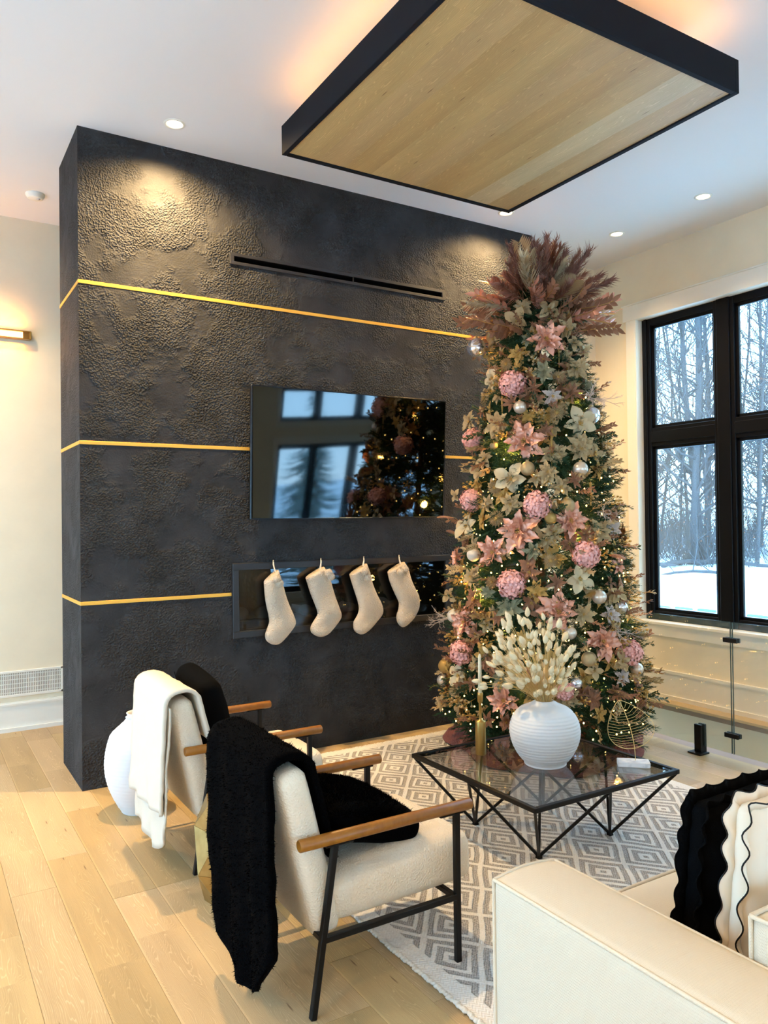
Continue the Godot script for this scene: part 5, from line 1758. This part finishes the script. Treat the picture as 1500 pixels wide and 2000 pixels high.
func fir_spray(sd: int) -> ArrayMesh:
	rng.seed = sd
	var st := begin()
	var twigs := [[Vector3.ZERO, Vector3(0.17, 0.0, 0)]]
	for k in 6:
		var t := 0.25 + 0.12 * k
		var s := 1.0 if k % 2 else -1.0
		twigs.append([Vector3(0.17 * t, 0, 0), Vector3(0.17 * t + 0.05 + rnd(-0.01, 0.01), rnd(-0.012, 0.012), s * 0.055 * (1.15 - t * 0.6))])
	for w in twigs:
		tube(st, [w[0], w[1]], [0.002, 0.0012], 3, false)
		var d: Vector3 = w[1] - w[0]
		var n := int(d.length() / 0.0036)
		var x := d.normalized()
		var u := x.cross(Vector3.UP).normalized()
		var v := u.cross(x)
		for k in n:
			var a := rnd(0, TAU)
			var o := u * cos(a) * 1.0 + v * sin(a) * 0.6
			var p: Vector3 = w[0] + d * (k + 0.5) / n
			var e := p + (o * 0.8 + x * 0.75).normalized() * rnd(0.016, 0.024)
			var q := x.cross(o).normalized() * 0.0011
			quad(st, p - q, p + q, e + q * 0.5, e - q * 0.5)
	return done(st)

func christmas_tree() -> void:
	var o := base("christmas_tree", "slender green fir Christmas tree dressed in rose, champagne and gold", "Christmas tree", TC)
	var st := begin()
	tube(st, [Vector3(0, 0.05, 0), Vector3(0, 1.5, 0), Vector3(0, 3.15, 0)], [0.035, 0.03, 0.012], 10)
	put("trunk", done(st), sm(Color(0.16, 0.11, 0.08), 0.9), o)
	st = begin(false)
	for k in 4:
		var a := PI / 4 + k * PI / 2
		bar(st, Vector3(cos(a) * 0.3, 0.012, sin(a) * 0.3), Vector3(0, 0.09, 0), 0.022)
	put("stand", done(st), M.black, o)
	var needle := sm(Color.WHITE, 0.75, 0, 0.3)
	needle.vertex_color_use_as_albedo = true
	var sprays := [fir_spray(201), fir_spray(202), fir_spray(203)]
	rng.seed = 205
	var where := [[], [], []]
	var tint := [[], [], []]
	for i in 5200:
		var y := 0.14 + 3.0 * (1.0 - sqrt(1.0 - rng.randf() * 0.96)) if i < 3900 else rnd(1.9, 3.2)
		var a := rnd(0, TAU)
		var f := 0.45 + 0.55 * sqrt(rng.randf())
		var r := (girth(y) - 0.13) * f + 0.02 * sin(a * 9.0 + y * 20.0)
		var d := Vector3(cos(a), rnd(-0.45, 0.3), sin(a)).normalized()
		var s := rnd(0.75, 1.15)
		var z := d.cross(Vector3.UP).normalized()
		var k := i % 3
		where[k].append(Transform3D(Basis(d, z.cross(d), z).rotated(d, rnd(-0.9, 0.9)).scaled(Vector3(s, s, s)), Vector3(cos(a) * maxf(r, 0.02), y, sin(a) * maxf(r, 0.02))))
		var g := rnd(0.75, 1.25)
		tint[k].append(Color(0.022 * g, 0.06 * g, 0.022 * g + 0.006))
	for k in 3:
		mm("foliage", sprays[k], needle, where[k], o, tint[k])
	st = begin()
	for i in 34:      # bare boughs from the trunk outwards
		var y := 0.3 + 2.6 * i / 34.0
		var a := i * 2.4
		tube(st, [Vector3(0, y + 0.08, 0), Vector3(cos(a) * girth(y) * 0.8, y, sin(a) * girth(y) * 0.8)], [0.009, 0.004], 5, false)
	put("boughs", done(st), sm(Color(0.13, 0.1, 0.07), 0.9), o).set_meta("kind", "stuff")
	fairy_lights()
	tree_skirt()
	ornaments()
	topper()
	fillers()

func fairy_lights() -> void:
	var o := base("fairy_lights", "string of small warm white fairy lights wound through the Christmas tree", "string lights", TC)
	rng.seed = 207
	var path := []
	var n := 640
	for k in n:
		var t := float(k) / n
		var y := 0.2 + 2.85 * (1.0 - sqrt(1.0 - t * 0.97))
		var a := 26.0 * TAU * t
		var r := girth(y) * rnd(0.78, 1.0)
		path.append(Vector3(cos(a) * r, y + rnd(-0.05, 0.05), sin(a) * r))
	var st := begin()
	tube(st, path, 0.0011, 3, false)
	put("wire", done(st), sm(Color(0.03, 0.06, 0.03), 0.6), o)
	st = begin()
	ball(st, Vector3.ZERO, Vector3(0.0048, 0.0062, 0.0048), 8)
	var wh := []
	for p in path:
		wh.append(Transform3D(Basis(), p * Vector3(1.015, 1, 1.015)))
	mm("bulb", done(st), glow(Color(1.0, 0.82, 0.46), 9.0), wh, o)
	for k in 14:
		var l := OmniLight3D.new()
		l.name = "fairy_light_glow"
		var y := 0.35 + 0.19 * k
		var a := -2.2 + 1.9 * sin(k * 1.9)
		l.position = Vector3(-cos(a + 3.9) * 0.0 + cos(k * 2.4) * girth(y) * 0.8, y, sin(k * 2.4) * girth(y) * 0.8)
		l.light_color = Color(1.0, 0.74, 0.34)
		l.light_energy = 0.18
		l.light_size = 0.03
		l.omni_range = 8.0
		l.omni_attenuation = 2.0
		l.shadow_enabled = true
		o.add_child(l, true)

func tree_skirt() -> void:
	var o := base("tree_skirt", "dusty rose plush blanket bunched on the floor round the tree's foot", "tree skirt", TC)
	var n := FastNoiseLite.new()
	n.seed = 81
	n.frequency = 1.0
	var g := []
	for i in 15:
		var t := i / 14.0
		var row := []
		for k in 97:
			var a := TAU * k / 96.0
			var R := 0.69 + 0.05 * sin(a * 3.0 + 1.0) + 0.03 * sin(a * 7.0)
			var r := lerpf(0.1, R, t)
			var q := n.get_noise_3d(cos(a) * 2.6, sin(a) * 2.6, t * 1.4)
			var h := 0.075 + 0.08 * q + 0.045 * sin(a * 11.0 + 6.0 * q) * t
			h *= 1.0 - smoothstep(0.86, 1.0, t) * 0.96
			row.append(Vector3(cos(a) * r, maxf(0.012, h * 1.15) + 0.012, sin(a) * r))
		g.append(row)
	var st := begin()
	sheet(st, g, 0.012)
	var m := relief(tri3(sm(Color(0.5, 0.29, 0.26), 0.9, 0, 0.2), 6.0), ntex(0.06, [Color.BLACK, Color.WHITE], FastNoiseLite.TYPE_SIMPLEX_SMOOTH, 82, 256), 0.8)
	m.rim_enabled = true
	m.rim = 0.8
	put("plush", done(st), m, o)

func petal_mesh(kind: int) -> ArrayMesh:
	var st := begin()
	match kind:
		0: leaf(st, Vector3.ZERO, Basis(), 1.0, 0.47, 16, 0.16, 0.3, 1.0, 0.16)
		1: leaf(st, Vector3.ZERO, Basis(), 1.0, 0.66, 8, 0.22, 0.2, 1.25)
		2: leaf(st, Vector3.ZERO, Basis(), 1.0, 0.3, 8, 0.1, 0.35)
	return done(st)

func flower(called: String, at: Vector3, b: Basis, size: float, petals: Array, m: Material, heart: Material, sd: int) -> Node3D:
	# petals: [[count, length, tilt, mesh kind], ...]; b.y looks out of the flower
	var o := base(called, "", "", at)
	o.basis = b
	for ring in petals:
		for k in ring[0]:
			var a: float = TAU * (k + (0.5 if ring == petals[-1] else 0.0)) / ring[0] + 0.16 * sin(k * 3.7 + sd)
			var l: float = size * 0.5 * ring[1] * (1.0 + 0.13 * sin(k * 5.1 + sd * 1.7))
			var pb := Basis(Vector3.UP, a) * Basis(Vector3.BACK, ring[2] + 0.14 * sin(k * 2.3 + sd)) * Basis(Vector3.RIGHT, 0.2 * sin(k * 4.1 + sd))
			put("petal", M["petal%d" % ring[3]], m, o, pb * Vector3(size * 0.015, 0, 0), pb.scaled_local(Vector3(l, l, l)))
	var hs := size * 0.12
	put("stamens", M.stamens, heart, o, Vector3.ZERO, Basis().scaled(Vector3(hs, hs, hs)))
	return o

func ornaments() -> void:
	for k in 3:
		M["petal%d" % k] = petal_mesh(k)
	var st := begin()
	rng.seed = 300
	for k in 9:
		var a := k * 2.4
		var r := 0.16 * sqrt(k)
		var e := Vector3(cos(a) * r * 1.4, 0.6 - 0.1 * r, sin(a) * r * 1.4)
		tube(st, [Vector3.ZERO, e], 0.05, 4, false)
		ball(st, e, Vector3.ONE * 0.17, 8)
	M.stamens = done(st)
	M.rose = sparkle(Color(0.85, 0.6, 0.49), 0.45, 0.32)
	M.rose.normal_scale = 0.15
	M.champ = sparkle(Color(0.79, 0.68, 0.5), 0.55, 0.36)
	M.goldg = sparkle(Color(0.8, 0.64, 0.36), 0.6, 0.36)
	M.ivory = cloth(Color(0.77, 0.69, 0.54), 0.1, 0.5)
	M.sage = sparkle(Color(0.58, 0.56, 0.43), 0.3, 0.42)
	M.white_g = sparkle(Color(0.82, 0.75, 0.7), 0.3, 0.4)
	M.copper = sparkle(Color(0.66, 0.47, 0.35), 0.55, 0.38)
	M.bud = sm(Color(0.85, 0.68, 0.36), 0.35, 0.7)
	M.pink = cloth(Color(0.94, 0.69, 0.64), 0.0, 0.75)
	M.pearl = sm(Color(0.87, 0.79, 0.7), 0.22, 0.45)
	M.pearl.clearcoat_enabled = true
	M.silver = sm(Color(0.9, 0.9, 0.92), 0.12, 0.85)
	M.beads = sparkle(Color(0.9, 0.84, 0.75), 0.2, 0.5)
	M.beads.uv1_scale = Vector3(5, 5, 5)
	M.cap = sm(Color(0.8, 0.7, 0.5), 0.3, 0.9)
	# shared meshes
	st = begin()
	rng.seed = 301
	for k in 95:      # hydrangea florets over a ball
		var y := 1.0 - 1.75 * (k + 0.5) / 95
		var a := 2.399963 * k
		var v := Vector3(cos(a) * sqrt(1 - y * y), y, sin(a) * sqrt(1 - y * y))
		var fb := aim(v + Vector3(rnd(-0.3, 0.3), rnd(-0.3, 0.3), rnd(-0.3, 0.3)), rnd(0, TAU))
		for q in 4:
			leaf(st, v * rnd(0.76, 1.0), fb * Basis(Vector3.UP, q * PI / 2) * Basis(Vector3.BACK, 0.3), 0.25, 0.25, 3, 0.3, 0.1, 1.3)
	M.florets = done(st)
	st = begin()
	ball(st, Vector3.ZERO, Vector3.ONE * 0.64, 12)
	M.heart = done(st)
	st = begin()
	ball(st, Vector3.ZERO, Vector3.ONE, 28)
	M.globe = done(st)
	st = begin()
	lathe(st, [Vector2(0.0, 1.16), Vector2(0.2, 1.14), Vector2(0.22, 1.1), Vector2(0.22, 0.95)], 14)
	tube(st, range(9).map(func(k): return Vector3(0.1 * cos(TAU * k / 8.0), 1.24 + 0.1 * sin(TAU * k / 8.0), 0)), 0.02, 5, false)
	M.ball_cap = done(st)
	st = begin()      # medallion: three layers of pointed rays
	for l in 3:
		var n: int = [16, 16, 12][l]
		for k in n:
			var a := TAU * (k + 0.5 * (l % 2)) / n
			var b := Basis(Vector3.UP, a)
			var r0: float = [0.3, 0.2, 0.1][l]
			var r1: float = [1.0, 0.8, 0.52][l]
			var w: float = [0.085, 0.09, 0.09][l]
			var y: float = [0.0, 0.06, 0.12][l]
			for s in [-1.0, 1.0]:
				quad(st, b * Vector3(r0, y + 0.03, 0), b * Vector3(lerpf(r0, r1, 0.6), y, s * w), b * Vector3(r1, y, 0), b * Vector3(r1 * 0.98, y + 0.03, 0))
			ball(st, b * Vector3(r1, y, 0), Vector3.ONE * 0.04, 6)
	M.medal = done(st)
	st = begin()
	ball(st, Vector3(0, 0.14, 0), Vector3(0.2, 0.12, 0.2), 12)
	for k in 10:
		ball(st, Basis(Vector3.UP, TAU * k / 10.0) * Vector3(0.26, 0.14, 0), Vector3.ONE * 0.06, 6)
	M.medal_heart = done(st)
	st = begin()
	rng.seed = 302
	for k in 7:
		twig(st, Vector3.ZERO, Vector3(rnd(0.6, 1), rnd(-0.5, 0.6), rnd(-0.6, 0.6)).normalized(), rnd(0.7, 1.0), 0.018, 2)
	M.twigs = done(st)
	st = begin()      # feather / fern: a bent quill with barbs
	var sp := []
	for k in 17:
		var t := k / 16.0
		sp.append(Vector3(t, 0.16 * sin(t * 2.2), 0))
	tube(st, sp, 0.012, 5, false)
	M.quill = done(st)
	st = begin()
	for k in 90:
		var t := 0.12 + 0.88 * k / 90.0
		var p := Vector3(t, 0.16 * sin(t * 2.2), 0)
		for s in [-1.0, 1.0]:
			var l := 0.2 * sin(PI * clampf(t * 0.93, 0, 1)) + 0.03
			var e := p + Vector3(l * 0.75, 0.01 * sin(k * 1.0), s * l * 0.8)
			tri(st, p + Vector3(-0.007, 0, 0), p + Vector3(0.007, 0, 0), e)
	M.barbs = done(st)
	for i in ORN.size():
		var d = ORN[i]
		var p := Vector3(d[1], d[2], d[3])
		var out := Vector3(p.x - TC.x, 0.0, p.z - TC.z).normalized()
		var n := (out * 0.75 + (Vector3(0, 1.6, 0) - p).normalized() * 0.6 + Vector3(0.12 * sin(i * 2.0), 0.12 + 0.12 * sin(i * 3.1), 0)).normalized()
		var b := aim(n, i * 1.3)
		var s: float = d[4]
		var o: Node3D
		var kind: String = d[0]
		match kind:
			"rose": o = flower("rose_poinsettia", p, b, s, [[7, 1.05, 0.1, 0], [6, 0.8, 0.42, 0], [4, 0.5, 0.8, 0]], M.rose, M.bud, i)
			"champ": o = flower("champagne_poinsettia", p, b, s, [[7, 1.05, 0.1, 0], [6, 0.76, 0.4, 0], [5, 0.45, 0.75, 0]], M.champ, M.bud, i)
			"gold": o = flower("gold_poinsettia", p, b, s, [[7, 1.0, 0.1, 0], [5, 0.65, 0.5, 0]], M.goldg, M.bud, i)
			"sage": o = flower("sage_glitter_sprig", p, b, s, [[6, 1.0, 0.2, 0], [5, 0.75, 0.55, 0]], M.sage, M.sage, i)
			"copper": o = flower("copper_flower", p, b, s, [[7, 1.0, 0.25, 2], [6, 0.7, 0.55, 2]], M.copper, M.copper, i)
			"white": o = flower("white_glitter_poinsettia", p, b, s, [[6, 1.0, 0.15, 0], [5, 0.6, 0.55, 0]], M.white_g, M.bud, i)
			"ivory": o = flower("ivory_magnolia", p, b, s, [[5, 1.0, 0.1, 1], [3, 0.55, 0.6, 1]], M.ivory, M.bud, i)
			"leaf": o = flower("champagne_leaf_cluster", p, b, s, [[4, 1.0, 0.25, 1], [2, 0.7, 0.8, 1]], M.champ, M.goldg, i)
			"hydra":
				o = base("pink_hydrangea", "", "", p)
				o.basis = b.scaled_local(Vector3.ONE * s * 0.5)
				put("florets", M.florets, M.pink, o).set_meta("kind", "stuff")
				put("flower_heart", M.heart, M.pink, o)
			"pearlball", "glitball", "silverball", "goldball", "beadball":
				o = base({"pearlball": "pearl_bauble", "glitball": "glitter_bauble", "silverball": "silver_bauble", "goldball": "gold_bauble", "beadball": "beaded_bauble"}[kind], "", "", p)
				o.basis = Basis(Vector3.UP, i).scaled(Vector3.ONE * s * 0.5)
				put("globe", M.globe, {"pearlball": M.pearl, "glitball": M.champ, "silverball": M.silver, "goldball": M.goldg, "beadball": M.beads}[kind], o)
				put("cap", M.ball_cap, M.cap, o)
			"medal":
				o = base("snowflake_medallion", "", "", p)
				o.basis = b.scaled_local(Vector3.ONE * s * 0.5)
				put("rays", M.medal, M.champ, o)
				put("centre", M.medal_heart, M.goldg, o)
			"twig":
				o = base("white_twig_spray", "", "", p)
				var x := (out + Vector3(0, 0.25, 0)).normalized()
				var z := x.cross(Vector3.UP).normalized()
				o.basis = Basis(x, z.cross(x), z).scaled(Vector3.ONE * s)
				put("twigs", M.twigs, M.white_g, o).set_meta("kind", "stuff")
			"feather", "fern":
				o = base("pink_feather" if kind == "feather" else "gold_fern_frond", "", "", p)
				var x := (out + Vector3(0.0, 0.3 * sin(i * 2.0), 0.0)).normalized()
				var z := x.cross(Vector3.UP).normalized()
				o.basis = Basis(x, z.cross(x), z).rotated(x, i * 1.1).scaled(Vector3.ONE * s)
				put("quill", M.quill, M.goldg, o)
				put("barbs", M.barbs, M.rose if kind == "feather" else M.goldg, o).set_meta("kind", "stuff")
			"icicle":
				o = base("glitter_icicle", "", "", p)
				st = begin()
				var pts := []
				var rr := []
				for k in 12:
					pts.append(Vector3(0, -s * k / 11.0, 0))
					rr.append(lerpf(0.008, 0.002, k / 11.0) * (1.0 + 0.15 * (k % 2)))
				tube(st, pts, rr, 6)
				put("stick", done(st), M.goldg, o)
				st = begin()
				tube(st, [Vector3(0, 0, 0), Vector3(0, 0.03, -0.01)], 0.001, 4)
				put("hook", done(st), M.cap, o)
		tag(o, d[5], d[6], d[7])

func twig(st: SurfaceTool, p: Vector3, d: Vector3, l: float, r: float, depth: int) -> void:
	var q := p
	var pts := [p]
	for k in 4:
		d = (d + Vector3(rnd(-0.25, 0.25), rnd(-0.25, 0.25), rnd(-0.25, 0.25))).normalized()
		q += d * l / 4.0
		pts.append(q)
	tube(st, pts, [r, r * 0.8, r * 0.6, r * 0.45, r * 0.25], 5, false)
	if depth > 0:
		for k in 3:
			twig(st, pts[1 + k], (d + Vector3(rnd(-0.9, 0.9), rnd(-0.9, 0.9), rnd(-0.9, 0.9))).normalized(), l * 0.4, r * 0.6, depth - 1)

func plume_mesh(sd: int) -> ArrayMesh:
	rng.seed = sd
	var st := begin()
	for k in 130:
		var t := 0.3 + 0.68 * pow(rng.randf(), 0.9)
		var a := rnd(0, TAU)
		var o := Vector3(cos(a), 0, sin(a))
		var p := Vector3(0.06 * t * t, t, 0)
		var l := (0.34 - 0.2 * t) * rnd(0.6, 1.3)
		var m := p + (Vector3.UP * 1.0 + o * 0.5) * l * 0.55
		var e := p + (Vector3.UP * 0.95 + o * 0.62 + Vector3(0.3, 0, 0)) * l
		var w := Vector3(-o.z, 0, o.x) * 0.0085
		quad(st, p - w, p + w, m + w, m - w)
		tri(st, m - w, m + w, e)
	return done(st)

func topper() -> void:
	var plumes := [plume_mesh(401), plume_mesh(402), plume_mesh(403)]
	var st := begin()
	tube(st, [Vector3(0, -0.1, 0), Vector3(0.01, 0.4, 0), Vector3(0.06, 1.0, 0)], [0.009, 0.007, 0.002], 5, false)
	var stem := done(st)
	var tones := [sm(Color(0.6, 0.43, 0.36), 0.9, 0, 0.2), sm(Color(0.68, 0.48, 0.39), 0.9, 0, 0.2), sm(Color(0.53, 0.38, 0.33), 0.9, 0, 0.2), sm(Color(0.79, 0.71, 0.57), 0.9, 0, 0.2)]
	rng.seed = 410
	for i in 84:
		var a := i * 2.399963
		var el := lerpf(-0.05, 1.5, pow((i + 0.5) / 84.0, 0.85))
		var d := Vector3(cos(a) * cos(el), sin(el), sin(a) * cos(el))
		var l := rnd(0.28, 0.46)
		var o := base("pampas_plume", "dusky rose pampas grass plume fanning out of the tree's top", "pampas grass", TC + Vector3(0, 3.06 + 0.06 * sin(el), 0) + Vector3(d.x, 0, d.z) * 0.1, "pampas plumes of the tree topper")
		if i % 9 == 4:
			tag(o, "pale gold pampas grass plume among the dusky ones on the tree's top", "pampas grass", "pale pampas plumes of the tree topper")
		o.basis = aim(d, rnd(0, TAU)).scaled_local(Vector3(l, l, l))
		put("stem", stem, tones[3], o)
		put("plume", plumes[i % 3], tones[3] if i % 9 == 4 else tones[i % 3], o).set_meta("kind", "stuff")
	# palm fronds
	st = begin()
	var spine := []
	for k in 13:
		var t := k / 12.0
		spine.append(Vector3(t, 0.1 * sin(t * 2.6), 0))
	tube(st, spine, [0.014, 0.013, 0.012, 0.011, 0.01, 0.009, 0.008, 0.007, 0.006, 0.005, 0.004, 0.003, 0.002], 5, false)
	var rib := done(st)
	st = begin()
	for k in 17:
		var t := 0.22 + 0.78 * k / 17.0
		var p := Vector3(t, 0.1 * sin(t * 2.6), 0)
		for s in [-1.0, 1.0]:
			var l := 0.32 * sin(PI * clampf(0.15 + t * 0.78, 0, 1)) + 0.06
			var x := Vector3(0.72, 0.08, s * 0.7).normalized()
			var z := x.cross(Vector3.UP).normalized()
			leaf(st, p, Basis(x, z.cross(x), z), l, 0.035, 4, 0.1)
	var blades := done(st)
	for i in 9:
		var a := i * 0.7 + 0.35
		var el: float = [0.35, 1.05, 0.2, 0.75, 1.2, 0.5, 0.25, 0.9, 0.6][i]
		var d := Vector3(cos(a) * cos(el), sin(el), sin(a) * cos(el))
		var o := base("palm_frond", "champagne gold palm frond standing out between the pampas plumes", "palm frond", TC + Vector3(0, 3.06, 0) + d * 0.1, "gold palm fronds of the tree topper")
		var z := d.cross(Vector3.UP).normalized()
		o.basis = Basis(d, z.cross(d), z).rotated(d, rnd(-0.6, 0.6)).scaled(Vector3.ONE * rnd(0.34, 0.42))
		put("rib", rib, M.goldg, o)
		put("blades", blades, M.champ, o).set_meta("kind", "stuff")
	# leafy rose-brown sprays drooping at the collar
	var lm := leaf_spray(420)
	for i in 26:
		var a := i * 2.399963 + 0.5
		var el := rnd(-0.35, 0.35)
		var d := Vector3(cos(a) * cos(el), sin(el), sin(a) * cos(el))
		var o := base("leafy_spray", "rose-brown leafy spray arching out under the pampas plumes", "leafy spray", TC + Vector3(0, 2.98, 0) + d * 0.12, "leafy sprays of the tree topper")
		var z := d.cross(Vector3.UP).normalized()
		o.basis = Basis(d, z.cross(d), z).rotated(d, rnd(0, TAU)).scaled(Vector3.ONE * rnd(0.36, 0.48))
		put("stalk", lm[0], M.bud, o)
		put("leaves", lm[1], [M.rose, M.copper, M.copper][i % 3], o).set_meta("kind", "stuff")

func leaf_spray(sd: int) -> Array:
	rng.seed = sd
	var a := begin()
	var b := begin()
	var pts := []
	for k in 9:
		var t := k / 8.0
		pts.append(Vector3(t, 0.16 * t - 0.22 * t * t, 0.04 * sin(t * 5.0)))
	tube(a, pts, 0.006, 4, false)
	for k in 22:
		var t := 0.2 + 0.8 * k / 22.0
		var p: Vector3 = pts[int(t * 8)].lerp(pts[mini(int(t * 8) + 1, 8)], t * 8 - int(t * 8))
		var x := Vector3(0.8, rnd(-0.5, 0.6), (1.0 if k % 2 else -1.0) * rnd(0.4, 0.9)).normalized()
		var z := x.cross(Vector3(rnd(-0.4, 0.4), 1, rnd(-0.4, 0.4))).normalized()
		leaf(b, p, Basis(x, z.cross(x), z), rnd(0.13, 0.2), 0.075, 4, 0.15)
	return [done(a), done(b)]

func fillers() -> void:
	# small repeats tucked between the larger ornaments
	rng.seed = 500
	var st := begin()
	tube(st, [Vector3.ZERO, Vector3(0, 0.6, 0.05), Vector3(0.05, 1.0, 0)], 0.02, 4, false)
	for k in 7:
		tube(st, [Vector3(0, 0.3 + 0.08 * k, 0.03), Vector3(0.28 * cos(k * 2.4), 0.45 + 0.09 * k, 0.28 * sin(k * 2.4))], 0.014, 4, false)
	var stalk := done(st)
	st = begin()
	for k in 7:
		ball(st, Vector3(0.28 * cos(k * 2.4), 0.45 + 0.09 * k, 0.28 * sin(k * 2.4)), Vector3(0.075, 0.1, 0.075), 8)
	ball(st, Vector3(0.05, 1.02, 0), Vector3(0.08, 0.11, 0.08), 8)
	var berries := done(st)
	var ls := leaf_spray(501)
	var green := sm(Color(0.2, 0.27, 0.14), 0.55)
	rng.seed = 502
	for i in 480:
		var y := 0.3 + 2.65 * (1.0 - sqrt(1.0 - rng.randf() * 0.93)) if i % 4 else rnd(2.1, 3.05)
		var a := -2.32 + rnd(-1.75, 1.75)      # most where the room sees them
		var od := Vector3(cos(a), 0, -sin(a))
		var p := TC + od * (girth(y) - 0.05) + Vector3(0, y, 0)
		var d := (od + Vector3(rnd(-0.5, 0.5), rnd(-0.4, 0.5), rnd(-0.5, 0.5))).normalized()
		var o: Node3D
		match i % 5:
			0:
				o = base("berry_sprig", "small gold berry sprig tucked among the tree's fir tips", "berry sprig", p, "gold berry sprigs on the tree")
				o.basis = aim(d, rnd(0, TAU)).scaled_local(Vector3.ONE * rnd(0.08, 0.12))
				put("stalk", stalk, M.bud, o)
				put("berries", berries, M.goldg if i % 2 else M.champ, o)
			2:
				o = base("copper_leaf_sprig", "small coppery leaf sprig tucked among the tree's fir tips", "leaf sprig", p, "copper leaf sprigs on the tree")
				var z := d.cross(Vector3.UP).normalized()
				o.basis = Basis(d, z.cross(d), z).rotated(d, rnd(0, TAU)).scaled(Vector3.ONE * rnd(0.13, 0.19))
				put("stalk", ls[0], M.bud, o)
				put("leaves", ls[1], M.copper, o).set_meta("kind", "stuff")
			3:
				o = base("champagne_leaf_sprig", "small champagne leaf sprig tucked among the tree's fir tips", "leaf sprig", p, "champagne leaf sprigs on the tree")
				var z := d.cross(Vector3.UP).normalized()
				o.basis = Basis(d, z.cross(d), z).rotated(d, rnd(0, TAU)).scaled(Vector3.ONE * rnd(0.13, 0.2))
				put("stalk", ls[0], M.bud, o)
				put("leaves", ls[1], M.champ if i % 2 else green, o).set_meta("kind", "stuff")
				if i % 2 == 0:
					tag(o, "small dark green leaf sprig tucked among the tree's fir tips", "leaf sprig", "dark green leaf sprigs on the tree")
			1, 4:
				o = flower("small_gold_flower", p + od * 0.03, aim((d + od).normalized(), rnd(0, 6)), rnd(0.1, 0.18), [[6, 1.05, 0.15, 0], [4, 0.7, 0.5, 0]], [M.goldg, M.champ, M.copper][i % 3], M.bud, i)
				tag(o, "small glitter flower tucked among the tree's fir tips", "artificial flower", "small glitter flowers on the tree")
